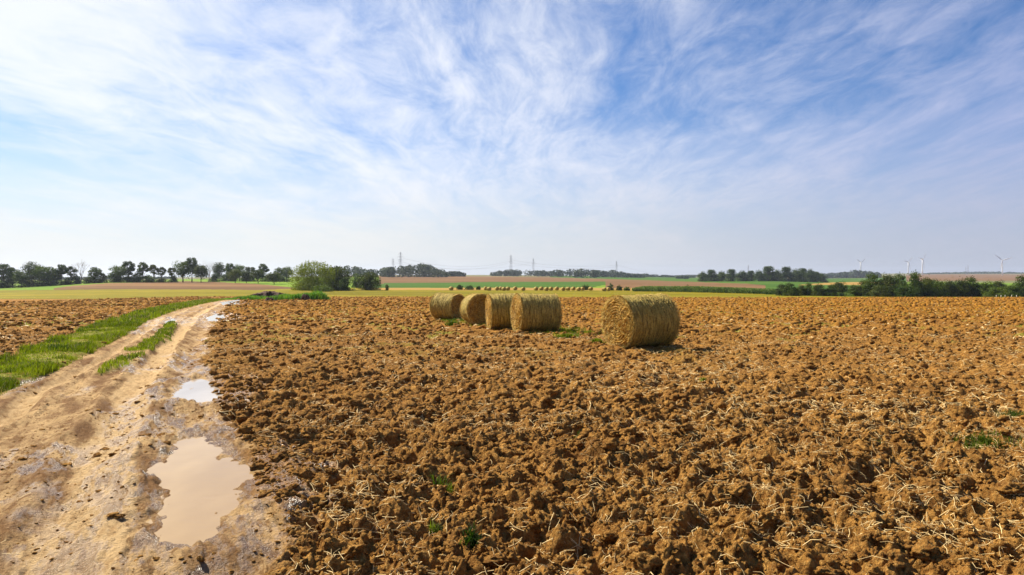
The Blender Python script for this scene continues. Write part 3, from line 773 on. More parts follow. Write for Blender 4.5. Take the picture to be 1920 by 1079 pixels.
# ------------------------------------------------------------------ straw bales
def make_bale(L=1.4, D=1.45, seed=0, hi=True):
    """axis along x, centre at z = D/2; separate side, ends and loose straw"""
    root = empty('straw_bale', (0, 0, 0))
    Rr = D / 2; na = 220 if hi else 28; nx = 110 if hi else 8
    r2 = np.random.default_rng(seed)
    an = np.linspace(0, 2 * np.pi, na, endpoint=False); xs = np.linspace(-L / 2, L / 2, nx)
    A, X = np.meshgrid(an, xs)
    dx = L / 2 - np.abs(X)
    edge = np.clip(dx / .09, 0, 1); rad = Rr - .045 * (1 - np.sqrt(1 - (1 - edge) ** 2))
    per = lambda a, f: (np.cos(a) * f, np.sin(a) * f)
    c1, s1 = per(A, 1)
    rad = rad + .018 * vn(X * 2.5 + 5 * seed + c1 * 1.5, s1 * 1.5 + c1, seed) + .012 * vn(X * 26 + c1 * 3, s1 * 3 + seed, seed + 2)
    if hi: rad = rad + .015 * fbm(X * 14 + c1 * 9, s1 * 13 + c1 * 5, seed + 4, 4) + .010 * vn(X * 60, A * 30, seed + 6)
    yy = rad * np.cos(A); zz = rad * np.sin(A)
    zz = np.where(zz < 0, zz * (1 - .05 * (zz / Rr) ** 2), zz)                  # sags on its base
    V = np.stack([X, yy, zz], -1).reshape(-1, 3); idx = np.arange(nx * na).reshape(nx, na); b = np.roll(idx, -1, 1)
    Fq = np.stack([idx[:-1], b[:-1], b[1:], idx[1:]], -1).reshape(-1, 4)
    side = mesh_np('rolled_side', V, [Fq], M['balewrap'], True, root); side.location = (0, 0, Rr - .04)
    for sg in (-1, 1):
        nr = 60 if hi else 5
        rs = np.linspace(0, 1, nr); A2, R2 = np.meshgrid(an, rs)
        er = rad[0 if sg < 0 else -1][None, :] * R2
        xo = sg * (L / 2 - .002) + sg * (.035 * np.clip((1 - R2) * 8, 0, 1) - .05 * np.exp(-(R2 / .12) ** 2))
        if hi: xo = xo + sg * (.018 * np.sin(R2 * 60 + A2) + .060 * fbm(er * np.cos(A2) * 9 + 3 * sg, er * np.sin(A2) * 9, seed + 9, 5, .65)) * np.clip((1 - R2) * 10, 0, 1)
        y2 = er * np.cos(A2); z2 = er * np.sin(A2); z2 = np.where(z2 < 0, z2 * (1 - .05 * (z2 / Rr) ** 2), z2)
        V2 = np.stack([xo, y2, z2], -1).reshape(-1, 3); i2 = np.arange(nr * na).reshape(nr, na); b2 = np.roll(i2, -1, 1)
        f2 = np.stack([i2[:-1], b2[:-1], b2[1:], i2[1:]], -1).reshape(-1, 4)
        e = mesh_np('rolled_end', V2, [f2 if sg < 0 else f2[:, ::-1]], M['baleface'], True, root); e.location = (0, 0, Rr - .04)
    if hi:
        # wisps: around the side they follow the roll, on the ends they stick out
        n = 1100; a = r2.random(n) * 6.283; x = r2.uniform(-L / 2, L / 2, n) * .99
        rr_ = Rr + r2.uniform(-.012, .014, n) - .03 * np.clip(1 - (L / 2 - np.abs(x)) / .08, 0, 1)
        c = np.stack([x, rr_ * np.cos(a), rr_ * np.sin(a)], 1)
        tdir = np.stack([r2.normal(0, .55, n), -np.sin(a), np.cos(a)], 1)
        n2 = 3600; rr2 = Rr * np.sqrt(r2.random(n2)) * .98; a2 = r2.random(n2) * 6.283; sg = np.where(r2.random(n2) < .5, -1, 1)
        c2 = np.stack([sg * (L / 2 + r2.uniform(.005, .05, n2)), rr2 * np.cos(a2), rr2 * np.sin(a2)], 1)
        t2 = np.stack([sg * r2.normal(.25, .5, n2), -np.sin(a2) + r2.normal(0, .6, n2), np.cos(a2) + r2.normal(0, .6, n2)], 1)
        n3 = 1500; a3 = r2.random(n3) * 6.283; sg3 = np.where(r2.random(n3) < .5, -1, 1)
        c3 = np.stack([sg3 * (L / 2 - .02), (Rr - .01) * np.cos(a3), (Rr - .01) * np.sin(a3)], 1)
        t3 = np.stack([sg3 * r2.uniform(.2, 1.2, n3), np.cos(a3) * .6 - np.sin(a3) * r2.normal(0, .6, n3), np.sin(a3) * .6 + np.cos(a3) * r2.normal(0, .6, n3)], 1)
        C = np.concatenate([c, c2, c3]); T = np.concatenate([tdir, t2, t3]); T /= np.linalg.norm(T, axis=1, keepdims=True)
        m = len(C); Ls = r2.uniform(.05, .16, m)
        V, Fc = strands(C, np.arctan2(T[:, 1], T[:, 0]), Ls, r2.uniform(.0022, .0045, m), np.arcsin(np.clip(T[:, 2], -1, 1)), r2.normal(0, .07, (m, 2)))
        w = mesh_np('loose_straw', V, [Fc], M['balestalk'], True, root); w.location = (0, 0, Rr - .04)
    return root
M['balestalk'] = plain("bale_stalks", (0.60, 0.42, 0.10), 0.6, 0.55, 12, 0.3)
BG = 'five large round straw bales standing in the ploughed field'
BALES = [  # centre px, depth, normal angle of the nearer end, length, label
    (1201, 18.6, 207, 1.52, 'largest and nearest round straw bale, standing apart with its ochre spiral end showing'),
    (1004, 25.7, 196, 1.50, 'round straw bale with frayed sunlit end at the near end of the row of four'),
    (949, 28.2, 191, 1.40, 'round straw bale in the row of four, mostly hidden by the frayed one before it'),
    (897, 31.6, 288, 1.25, 'round straw bale showing its dark round end, tucked between two sideways bales'),
    (840, 37.0, 326, 1.42, 'smooth farthest bale of the row of four, its shaded end facing the dark round one')]
for i, (px, d, an, L, lab) in enumerate(BALES):
    bl = make_bale(L, 1.43, 11 + i); x = (px - 960) / F * d
    g = float(base_z(x, d))
    bl.location = (x, d, g - .02); bl.rotation_euler = (0, R(1.2 * (-1) ** i), R(an))
    tag(bl, lab, 'straw bale', BG)

far_px = [846, 910.5, 917, 932, 939, 944.5, 952, 966, 981, 1005, 1015, 1024.5, 1033, 1044, 1056, 1065, 1075, 1085, 1092.5, 1107.5, 1133, 1141]
ordn = ['first', 'second', 'third', 'fourth', 'fifth', 'sixth', 'seventh', 'eighth', 'ninth', 'tenth', 'eleventh', 'twelfth', 'thirteenth', 'fourteenth', 'fifteenth',
        'sixteenth', 'seventeenth', 'eighteenth', 'nineteenth', 'twentieth', 'twenty-first', 'twenty-second']
proto = make_bale(1.3, 1.5, 40, False)
for i, px in enumerate(far_px):
    x, y, z = far(px, 272 + 4 * math.sin(i * 2.1))
    rz = R(random.Random(i).uniform(285, 318))
    lab = 'tiny distant round bale on the dry strip, %s from left in the long line' % ordn[i]
    if i == 0: o = proto; o.location = (x, y, z); o.rotation_euler = (0, 0, rz); lab = 'tiny lone distant bale at the left end of the long line on the dry strip'
    else: o = dup(proto, (x, y, z), rz)
    tag(o, lab, 'straw bale', 'distant line of small round bales on the dry stubble strip')

# ------------------------------------------------------------------ trees
def crown_pts(r2, n_cl, n_leaf, w, h, z0, shape='round', flat=0.8, cs=.3):
    """leaf centres on the shells of many clusters filling a crown w wide, from z0 to h"""
    cz = (z0 + h) / 2; hz = (h - z0) / 2; C = []
    while len(C) < n_cl:
        p = r2.uniform(-1, 1, 3)
        q = np.linalg.norm(p)
        if q > 1 or q < .25: continue
        if shape == 'bush': C.append([p[0] * w / 2 * .80, p[1] * w / 2 * .80, abs(p[2]) * h * .84])
        else: C.append([p[0] * w / 2 * .78, p[1] * w / 2 * .78, cz + p[2] * hz * .82])
    C = np.array(C); S = r2.uniform(.6, 1.25, n_cl) * w * cs
    which = r2.integers(0, n_cl, n_leaf)
    d = r2.normal(0, 1, (n_leaf, 3)); d /= np.linalg.norm(d, axis=1, keepdims=True)
    rad = S[which] * r2.uniform(.55, 1.08, n_leaf) * (1 + .25 * r2.normal(0, 1, n_leaf) * (r2.random(n_leaf) < .15))
    P = C[which] + d * rad[:, None] * np.array([1, 1, flat])
    P[:, 2] = np.maximum(P[:, 2], z0 * .6 + .02 * h)
    return P, d, C, S

def leaves(P, d, size, r2):
    n = len(P); nrm = d + r2.normal(0, .55, (n, 3)); nrm /= np.linalg.norm(nrm, axis=1, keepdims=True)
    a = np.cross(nrm, r2.normal(0, 1, (n, 3))); a /= np.linalg.norm(a, axis=1, keepdims=True); b = np.cross(nrm, a)
    s = size * r2.uniform(.55, 1.35, n)[:, None]; k = r2.uniform(.5, .9, n)[:, None]
    V = np.stack([P - a * s, P - b * s * k, P + a * s, P + b * s * k], 1).reshape(-1, 3)
    return V, (np.arange(n) * 4)[:, None] + np.array([[0, 1, 2, 3]])

def branches(mb, p, d, L, r, depth, rr, spread=.55, seg=3):
    pts = [p]; rad = [r]; q = p.copy(); dd = d.copy()
    for i in range(seg):
        dd = (dd + Vector((rr.gauss(0, .12), rr.gauss(0, .12), rr.gauss(.05, .06)))).normalized(); q = q + dd * (L / seg)
        pts.append(q.copy()); rad.append(r * (1 - .45 * (i + 1) / seg))
    mb.tube(pts, rad, 5 if depth > 1 else 3, False)
    if depth <= 0: return
    for k in range(rr.choice((2, 3, 3))):
        nd = (dd + Vector((rr.gauss(0, spread), rr.gauss(0, spread), rr.gauss(.12, spread * .5)))).normalized()
        branches(mb, q if k else q, nd, L * rr.uniform(.6, .82), r * .55 * rr.uniform(.8, 1.05), depth - 1, rr, spread, seg)

def make_tree(seed, h, w, mat, kind='round', n_leaf=3600, size=.28, z0=None, n_cl=26, cs=.24):
    r2 = np.random.default_rng(seed); rr = random.Random(seed)
    root = empty('tree', (0, 0, 0))
    if z0 is None: z0 = {'round': h * .18, 'open': h * .30, 'bush': 0.0}[kind]
    P, d, C, S = crown_pts(r2, n_cl, n_leaf, w, h, z0, kind, .8, cs)
    V, Fc = leaves(P, d, size, r2)
    mesh_np('crown', V, [Fc], M[mat], False, root)
    mb = MB(); r0 = h * .022
    top = Vector((rr.gauss(0, .02) * h, rr.gauss(0, .02) * h, h * .62))
    mb.tube([(0, 0, -.3), (0, 0, h * .15), tuple(top * .5), tuple(top)], [r0 * 1.25, r0, r0 * .75, r0 * .35], 7)
    for k in range(min(12, n_cl)):
        c = Vector(C[k]); s = Vector((0, 0, max(h * .14, c.z * .45))); m_ = (s + c) / 2 + Vector((0, 0, h * .03))
        mb.tube([tuple(s), tuple(m_), tuple(c)], [r0 * .45, r0 * .3, r0 * .12], 4)
    mb.build('trunk', M['bark'], root, True)
    return root

def make_dead(seed, h):
    root = empty('bare_tree', (0, 0, 0)); rr = random.Random(seed); mb = MB()
    mb.tube([(0, 0, -.3), (0, 0, h * .25)], [h * .022, h * .018], 7)
    tw = MB()
    for k in range(5):
        a = k * 1.26 + rr.random(); dr = Vector((math.cos(a) * .6, math.sin(a) * .6, 1)).normalized()
        branches(tw, Vector((0, 0, h * (.2 + .03 * k))), dr, h * .24, h * .012, 4, rr, .5)
    mb.build('trunk', M['deadbark'], root, True); tw.build('branches', M['deadbark'], root, True)
    return root

protos = {}
def proto_tree(key, **kw):
    protos[key] = dict(kw=kw, root=None, h=kw['h'], w=kw['w'])
proto_tree('r1', seed=1, h=13, w=10, mat='leafdark', kind='round')
proto_tree('r2', seed=2, h=13, w=8.5, mat='leafdark', kind='round', n_cl=20)
proto_tree('r3', seed=3, h=13, w=11, mat='leafmid', kind='round', n_cl=34)
proto_tree('o1', seed=4, h=13, w=9, mat='leafdark', kind='open', n_cl=17, n_leaf=3200, cs=.17)
proto_tree('o2', seed=5, h=13, w=8, mat='leafmid', kind='open', n_cl=14, n_leaf=2500, cs=.17)
proto_tree('b1', seed=6, h=5, w=7, mat='leafdark', kind='bush', n_leaf=2600, size=.2)
proto_tree('b2', seed=7, h=5, w=6, mat='leafmid', kind='bush', n_leaf=2600, size=.2)
proto_tree('h1', seed=8, h=9, w=9, mat='leafmid', kind='bush', n_leaf=6500, size=.19, n_cl=44, cs=.19)
proto_tree('h2', seed=9, h=9, w=8, mat='leafdark', kind='bush', n_leaf=6500, size=.19, n_cl=40, cs=.19)
proto_tree('h3', seed=10, h=9, w=9, mat='leaflight', kind='bush', n_leaf=6500, size=.19, n_cl=40, cs=.19)
proto_tree('s1', seed=11, h=6, w=6.5, mat='leafmid', kind='round', n_leaf=2600, size=.2, z0=1.6)
proto_tree('c1', seed=12, h=18, w=15, mat='leafdark', kind='bush', n_leaf=5200, size=.42, n_cl=36)
proto_tree('c2', seed=13, h=18, w=13, mat='leafdark', kind='bush', n_leaf=5200, size=.42, n_cl=30)
ntree = [0]
def plant(key, px, d, top, wpx, label, group, name='tree', rz=None):
    """a tree standing at px on the land at depth d, as tall as its top row says"""
    x, y, z = far(px, d); p = protos[key]
    ht = (H + (HR - top) / F * d) - z; wd = wpx / F * d
    if p['root'] is None: p['root'] = make_tree(**p['kw']); o = p['root']
    else: o = dup(p['root'], (0, 0, 0))
    o.name = name
    ntree[0] += 1
    o.location = (x, y, z - .1); o.scale = (wd / p['w'], wd / p['w'], ht / p['h']); o.rotation_euler = (0, 0, ntree[0] * 2.4 if rz is None else rz)
    tag(o, label, 'tree' if name == 'tree' else 'bush', group)
    return o

# left row (px, depth, top row, width px, kind, what it looks like)
LR = [(-60, 395, 492, 44, 'r1', 0), (-30, 390, 496, 40, 'r3', 0), (6, 385, 494, 36, 'o1', 'open crowned dark tree cut by the left edge of the view'), (24, 384, 501, 28, 'r2', 'low dark tree second from the left edge'), (40, 380, 506, 30, 'r1', 'squat dark tree in the left thicket before the tall rounded pair'),
      (60, 388, 491, 36, 'r3', 'tall rounded olive tree at the crest of the left thicket'), (82, 385, 495, 38, 'r1', 'broad dark tree just right of the tallest olive one'), (101, 390, 502, 28, 'r2', 'shorter dark tree closing the left thicket'), (115, 393, 495, 26, 'o1', 'open dark tree with raised crown at the right end of the left thicket'),
      (134, 398, 496, 20, 'o2', 'thin sparse tree leaning beside the bare tree'), (142, 396, 514, 20, 'b1', 0), (178, 398, 500, 26, 'r2', 'small rounded tree just right of the bare tree'), (193, 400, 511, 14, 'o2', 'tiny spindly tree in the gap right of the bare tree'),
      (222, 405, 496, 36, 'r1', 'broad dark tree starting the middle group on the brown rise'), (241, 410, 489, 28, 'o1', 'tall open tree rising behind the broad dark one'), (255, 408, 509, 22, 'b1', 0), (268, 410, 491, 28, 'o1', 'tall tree with umbrella shaped crown in the middle group'),
      (289, 412, 493, 18, 'o2', 'narrow tree with stacked leaf clumps in the middle group'), (303, 414, 498, 16, 'o2', 'slim light tree standing last in the middle group'), (322, 420, 499, 18, 'o2', 'slim tree in front of the tallest dark clump'), (324, 418, 514, 18, 'b1', 0),
      (343, 425, 487, 36, 'r1', 'massive dark tree forming the tallest clump of the left horizon'), (360, 428, 482, 28, 'o1', 'highest crown on the left horizon, behind the massive dark tree'), (377, 412, 497, 30, 's1', 'rounder lighter tree standing out in front on the field edge'), (401, 450, 508, 18, 'b2', 0),
      (411, 470, 492, 28, 'r3', 'olive tree behind the small bare tree'), (430, 480, 493, 22, 'o1', 'dark open tree above the meadow trees'), (449, 485, 494, 26, 'r1', 'dark rounded tree above the meadow trees'), (470, 490, 498, 24, 'o2', 'thin crowned tree over the right meadow trees'),
      (493, 490, 494, 26, 'o1', 'tall dark tree over the last meadow tree'), (522, 500, 501, 20, 'r2', 'greyish tree between meadow and great bush'), (538, 500, 498, 24, 'r1', 'dark tree touching the left flank of the great bush'),
      (14, 382, 522, 44, 'b1', 0), (60, 382, 520, 50, 'b2', 0), (95, 386, 518, 40, 'b1', 0), (130, 394, 518, 30, 'b1', 0), (212, 402, 510, 30, 'b1', 0), (188, 400, 519, 24, 'b2', 0), (168, 398, 516, 26, 'b2', 0), (425, 486, 512, 40, 'b1', 0), (470, 492, 513, 44, 'b1', 0), (505, 494, 512, 36, 'b1', 0), (530, 494, 514, 30, 'b1', 0),
      (240, 408, 514, 34, 'b2', 0), (275, 411, 514, 34, 'b1', 0), (300, 414, 519, 24, 'b2', 0)]
for (px, d, top, w, k, lab) in LR:
    bush = k[0] == 'b'
    if not lab: lab = 'low dark undergrowth bush filling gaps below the trees of the left row' if bush else 'dark tree of the left row hidden past the picture edge'
    plant(k, px, d, top, w, lab, 'undergrowth bushes below the left tree row' if bush else 'trees along the left horizon', 'bush' if bush else 'tree')
for (px, d, top, lab) in ((152, 394, 485, 'bare leafless grey tree with fine branches in the left tree row'), (392, 440, 487, 'small bare leafless tree beside the tallest dark clump')):
    x, y, z = far(px, d); ht = (H + (HR - top) / F * d) - z
    o = make_dead(px, 13); o.location = (x, y, z); o.scale = (ht / 13 * .9,) * 2 + (ht / 13,); tag(o, lab, 'tree', 'bare trees in the left row')
for (px, d, top, w, lab) in ((441, 405, 505, 28, 'dark round orchard tree first on the bright meadow'), (462, 400, 508, 24, 'round orchard tree second on the bright meadow, trunk showing'), (484, 395, 506, 30, 'broad round orchard tree third on the bright meadow'),
                             (514, 372, 511, 34, 'brownish orchard tree nearest on the meadow, next to the great bush')):
    plant('s1', px, d, top, w, lab, 'orchard trees on the bright green meadow')

# the great bush and its neighbours
def big_bush(px, d, top, wpx, mat, label, seed, n_leaf, size, up=0.0, name='bush', depth=.8):
    x, y, z = far(px, d); ht = (H + (HR - top) / F * d) - z; wd = wpx / F * d
    r2 = np.random.default_rng(seed); root = empty(name, (x, y, z))
    P, dn, C, S = crown_pts(r2, 60, n_leaf, wd, ht * .96, 0, 'bush', .9, .155)
    if up:                                                     # long upright shoots along the top
        n = int(n_leaf * .38); i = r2.integers(0, len(C), n); i = np.where(C[i][:, 2] > ht * .5, i, np.argmax(C[:, 2]))
        a = r2.integers(0, 320, n); off = np.random.default_rng(seed + 1).uniform(-1, 1, (320, 2)) * wd * .45
        hh = ht * (.97 - .30 * (np.abs(off[a, 0]) / (wd * .42)) ** 2) ; Q = np.stack([off[a, 0], off[a, 1] * .7, hh - r2.random(n) * ht * .40], 1) + r2.normal(0, .10, (n, 3))
        Q[:, 2] += (np.random.default_rng(seed + 2).random(320)[a] ** 2) * up
        P = np.concatenate([P, Q]); dn = np.concatenate([dn, r2.normal(0, 1, (n, 3))])
    V, Fc = leaves(P, dn, size, r2); mesh_np('crown', V, [Fc], M[mat], False, root)
    mb = MB()
    for k in range(14):
        c = C[k]; mb.tube([(c[0] * .12, c[1] * .12, -.2), (c[0] * .5, c[1] * .5, c[2] * .5), tuple(c)], [.12, .08, .03], 5)
    mb.build('stems', M['bark'], root, True)
    tag(root, label, 'bush', 'bushes and copse in the middle distance'); return root
big_bush(590, 262, 491, 92, 'leafyel', 'great yellow green bush with upright shoots standing left of centre', 51, 18000, .17, .9)
big_bush(634, 268, 499, 56, 'leafmid', 'dark leafy tree mass forming the right half of the great bush', 52, 9000, .17, .4)
big_bush(643, 258, 515, 30, 'leafdark', 'small dark round bush in front of the right flank of the great bush', 53, 3500, .15)
big_bush(692, 270, 510, 48, 'leafmid', 'dark domed bush standing alone right of the great bush', 54, 7500, .16, .2)
big_bush(668, 330, 506, 22, 'leaflight', 'grey green tree seen in the gap between great bush and domed bush', 55, 2500, .2)
big_bush(603, 246, 532, 46, 'leaflight', 'low pale mound of scrub at the foot of the great bush', 56, 3000, .13)
big_bush(726, 268, 530, 10, 'leafmid', 'tiny bush right beside the domed bush', 57, 600, .13)
x_, y_, z_ = far(615, 300)
for (px, top, w, s) in ((862, 532, 16, 60), (880, 534, 22, 61), (897, 535, 10, 62), (1098, 532, 22, 63), (1145, 527, 18, 64), (1161, 532, 14, 65), (1176, 537, 16, 66)):
    lab = {862: 'small dark bush behind the dry strip above the leftmost bale', 880: 'longer dark bush on the green field edge above the leftmost bale', 897: 'tiny bush ending the clump above the row of bales', 1098: 'low dark bush behind the distant bales, between the large bales',
           1145: 'tall dark round bush behind the right end of the distant bale line', 1161: 'lower round bush just right of the tall dark one', 1176: 'lowest brownish scrub where the maize begins'}[px]
    big_bush(px, 285, top, w, 'leafdark', lab, s, 900, .16)
big_bush(1289, 300, 532, 10, 'leafdark', 'lone tiny bush on the bare field above the nearest bale', 67, 500, .16)

# right clump at middle distance
RC = [(1318, 506, 20), (1334, 504, 26), (1352, 505, 24), (1372, 503, 26), (1392, 504, 26), (1408, 506, 20), (1424, 503, 24), (1440, 497, 34), (1458, 502, 26), (1474, 498, 28), (1492, 500, 26), (1506, 501, 26), (1519, 500, 22), (1530, 508, 20), (1540, 509, 22)]
RL = ['dark tree at the left tip of the copse', 'dark rounded tree second in the copse', 'reddish tinged tree third in the copse', 'dark tree fourth in the copse', 'even crowned tree fifth in the copse', 'low tree before the dip in the copse', 'dark tree left of the tallest copse tree', 'tallest broad tree of the copse',
      'dark tree just right of the tallest copse tree', 'second tallest rounded tree of the copse', 'leaning dark tree right of the copse centre', 'broad tree fifth from the right tip of the copse', 'high tree before the copse falls away', 'lower tree second from the right tip of the copse', 'small dark tree at the right tip of the copse']
for i, ((px, top, w), lab) in enumerate(zip(RC, RL)):
    plant(('c1', 'c2')[i % 2], px, 830 + 12 * (i % 3), top, w, lab, 'copse of dark trees on the right middle distance')

# hedge on the right
HG = [(1466, 531, 26, 'h1'), (1484, 530, 30, 'h2'), (1503, 533, 20, 'h1'), (1517, 530, 26, 'h2'), (1536, 531, 26, 'h1'), (1556, 533, 24, 'h2'), (1574, 526, 40, 'h1'), (1598, 534, 30, 'h2'), (1622, 521, 34, 'h1'), (1640, 509, 40, 'h2'), (1664, 508, 44, 'h1'), (1690, 510, 40, 'h2'), (1716, 506, 44, 'h2'), (1738, 516, 34, 'h1'),
      (1757, 519, 40, 'h3'), (1780, 522, 34, 'h1'), (1802, 520, 36, 'h1'), (1824, 517, 42, 'h2'), (1850, 523, 40, 'h3'), (1872, 523, 34, 'h1'), (1868, 536, 40, 'h3'), (1894, 531, 40, 'h3'), (1920, 514, 36, 'h2'), (1950, 515, 44, 'h1'), (1990, 518, 50, 'h2'), (1700, 531, 44, 'h3'), (1650, 533, 40, 'h1')]
HL = ['small bush at the left tip of the long hedge', 'dark bush second along the long hedge', 'low bush third along the long hedge', 'dark upright bush fourth along the long hedge', 'olive bush fifth along the long hedge', 'dark low bush before the round olive one', 'round olive bush standing forward in the thin part of the hedge', 'low dark bush linking thin and tall hedge',
      'olive tree stepping up to the tall part of the hedge', 'dark tree starting the tall block of the hedge', 'olive tree at the centre of the tall block', 'dark tree beneath the middle turbines', 'highest dark tree of the hedge', 'olive tree where the tall block drops', 'bright olive tree just past the tall block', 'olive tree with a pale trunk gap',
      'thin olive tree right of the bright one', 'dark round tree standing above its hedge neighbours', 'bright green leafy tree behind the posts', 'olive tree second from the right edge', 'low bright bush before the right trees', 'low light green bush above the white posts', 'dark tree cut by the right edge', 'olive tree past the right edge', 'dark tree well past the right edge', 'low bright bush in front of the tall block', 'low olive bush in front of the tall block left side']
for i in range(26):
    px = 1612 + i * 14; plant(('h1', 'h2', 'b1')[i % 3], px, 243 + 4 * (i % 3), 530 + 4 * math.sin(i * 1.9), 30, 'low dark filler bush under the taller trees of the right hedge', 'low bushes along the foot of the right hedge', 'bush')
for (px, top, w, k), lab in zip(HG, HL):
    plant(k, px, 236 + (px % 7) * 2.0 - (14 if top > 530 and px > 1640 else 0), top - 3.5, w * 1.12, lab, 'trees and bushes of the long hedge on the right')

# far woods: one mass each
def woods(label, prof, d, depth, step, seed, mat='leaffar', size=1.6, per=70):
    """prof: list of (px, top row); crowns packed over the land between them"""
    r2 = np.random.default_rng(seed); p0, p1 = prof[0][0], prof[-1][0]; Ps = []; Ds = []
    n = int((p1 - p0) / step * 3)
    for i in range(n):
        px = r2.uniform(p0, p1); dd = d + r2.random() * depth
        x, y, z = far(px, dd)
        top = np.interp(px, [a for a, _ in prof], [b for _, b in prof]) + r2.uniform(-.6, 2.8)
        zt = H + (HR - top) / F * dd; w = step / F * dd * r2.uniform(.8, 1.5)
        if zt < z + 2: zt = z + 2
        q = r2.normal(0, 1, (per, 3)); q /= np.linalg.norm(q, axis=1, keepdims=True)
        hh = (zt - z); c = np.array([x, y, z + hh * .62]); P = c + q * np.array([w * .75, w * .75, hh * .38])
        sk = r2.random((per // 2, 3)) * np.array([w * 1.2, w * .8, hh * .6]) + np.array([x - w * .6, y - w * .5, z])
        Ps += [P, sk]; Ds += [q, r2.normal(0, 1, sk.shape)]
    P = np.concatenate(Ps); V, Fc = leaves(P, np.concatenate(Ds), size, r2)
    tag(mesh_np('woodland', V, [Fc], M[mat], False), kind='stuff')
woods('w', [(600, 503), (655, 499), (668, 500), (690, 506), (712, 504), (740, 500), (757, 498), (775, 496), (790, 494), (806, 497), (820, 503), (832, 508), (838, 512)], 1080, 120, 9, 1)
woods('w', [(836, 510), (850, 509), (864, 508), (870, 513)], 1250, 80, 6, 2)
woods('w', [(926, 511), (940, 507), (965, 506), (1000, 507), (1030, 507), (1060, 506), (1080, 505), (1120, 506), (1150, 507), (1165, 510), (1190, 513), (1205, 515)], 1500, 160, 8, 3)
woods('w', [(1076, 507), (1086, 505), (1102, 503), (1116, 507)], 1300, 40, 9, 4)
woods('w', [(1120, 515), (1180, 516), (1210, 514), (1225, 515), (1250, 517), (1300, 518.5)], 1900, 200, 6, 5, size=2)
woods('w', [(1268, 517.5), (1275, 518), (1290, 519.5)], 1400, 60, 5, 6)
woods('w', [(1240, 517), (1300, 516), (1345, 515.5), (1400, 514), (1540, 513), (1600, 510.5), (1640, 511)], 3000, 300, 9, 7, size=4)
woods('w', [(1550, 514), (1565, 513), (1590, 509), (1605, 506), (1620, 508), (1645, 511)], 2200, 200, 7, 8, size=3)
woods('w', [(1735, 513), (1800, 511), (1860, 510), (1900, 511), (2000, 511), (2100, 510)], 4300, 300, 9, 9, size=5)
woods('w', [(-300, 520), (0, 519), (200, 520), (330, 520)], 1500, 200, 12, 10, size=2.5)

# ------------------------------------------------------------------ maize
def build_maize():
    r2 = np.random.default_rng(90); n = 5200
    px = r2.uniform(1186, 1600, n); rown = np.interp(px, [1186, 1400, 1600], [545, 549.5, 555]); 
    d0 = np.interp(px, [1186, 1400, 1500, 1600], [272, 268, 262, 232]); dd = d0 + r2.random(n) ** 1.5 * np.interp(px, [1186, 1500, 1600], [26, 22, 4])
    x = (px - 960) / F * dd; z = base_z(x, dd); hgt = np.interp(px, [1186, 1205, 1300, 1500, 1580, 1600], [.9, 1.8, 2.1, 1.9, 1.1, .5]) * r2.uniform(.85, 1.1, n)
    Ps = []; Ds = []
    for k in range(9):
        t = (k + 1) / 9; Ps.append(np.stack([x + r2.normal(0, .16, n), dd + r2.normal(0, .16, n), z + hgt * t], 1)); Ds.append(np.stack([r2.normal(0, 1, n), r2.normal(0, 1, n), np.full(n, .5)], 1))
    V, Fc = leaves(np.concatenate(Ps), np.concatenate(Ds), .20, r2)
    tag(mesh_np('maize_crop', V, [Fc], M['maize'], False), kind='stuff')
build_maize()

# ------------------------------------------------------------------ dung heap and weeds at the bend
def heap(px, d, wpx, hm, label, seed, dy=2.0, name='manure_heap', lift=0.0):
    x, y, z = far(px, d); w = wpx / F * d / 2; r2 = random.Random(seed)
    V, Fc = lump(5, seed, .22); V = V * np.array([w, dy, hm]); V[:, 2] += hm * .05
    for p in V:
        q = Vector(p); p[2] += .16 * mnoise.noise(q * 2.2) + .08 * mnoise.noise(q * 6); p[0] += .1 * mnoise.noise(q * 4 + Vector((9, 0, 0)))
    o = mesh_np(name, V, [Fc], M['heap'], True); o.location = (x, y, z + lift); tag(o, label, 'manure heap', 'dark heaps at the bend of the track'); return o
heap(505, 138, 30, 1.45, 'dark lumpy manure heap rising from the weeds at the track bend', 5, 1.5)
heap(523, 136, 22, 1.2, 'low dark manure heap right of the highest one', 6)
heap(507, 190, 60, 1.0, 'long flat dark manure heap lying behind the weeds on the stubble', 7, 3)
heap(507, 118, 18, .45, 'smallest dark heap at the ploughed edge under the weeds', 8, .8)
heap(572, 128, 16, 0.9, 'small brown heap between the weed clumps', 9, 1)
def build_weeds():
    r2 = np.random.default_rng(95); Ps = []; Hs = []
    for (px, row, w, hm, n) in ((430, 562, 26, .25, 900), (455, 560, 34, .45, 1500), (472, 556, 26, .6, 1200), (490, 561, 34, .5, 1700), (515, 560, 40, .5, 2000), (535, 553, 30, .75, 1700), (548, 556, 34, .7, 1900), (562, 550, 30, .8, 1400), (575, 556, 30, .9, 1600), (596, 559, 28, 1.1, 2600), (588, 556, 30, .9, 1500), (520, 548, 26, .6, 900), (460, 553, 40, .35, 1000)):
        d = 134 if row < 561.5 else ypl(row); x0 = (px - 960) / F * d; s = w / F * d / 2
        x = x0 + r2.normal(0, .5, n) * s; y = d + r2.normal(0, 1, n) * 1.2
        f = np.exp(-((x - x0) / s) ** 2); Ps.append(np.stack([x, y, base_z(x, y) - .05 + f * hm * .35 * r2.random(n)], 1)); Hs.append(1.7 * hm * (.35 + .65 * f) * r2.uniform(.4, 1, n))
    P = np.concatenate(Ps); V, q, t3 = blades(P, np.concatenate(Hs), np.full(len(P), .09), .8)
    tag(mesh_np('weeds', V, [q, t3], M['weed'], False), kind='stuff')
build_weeds()

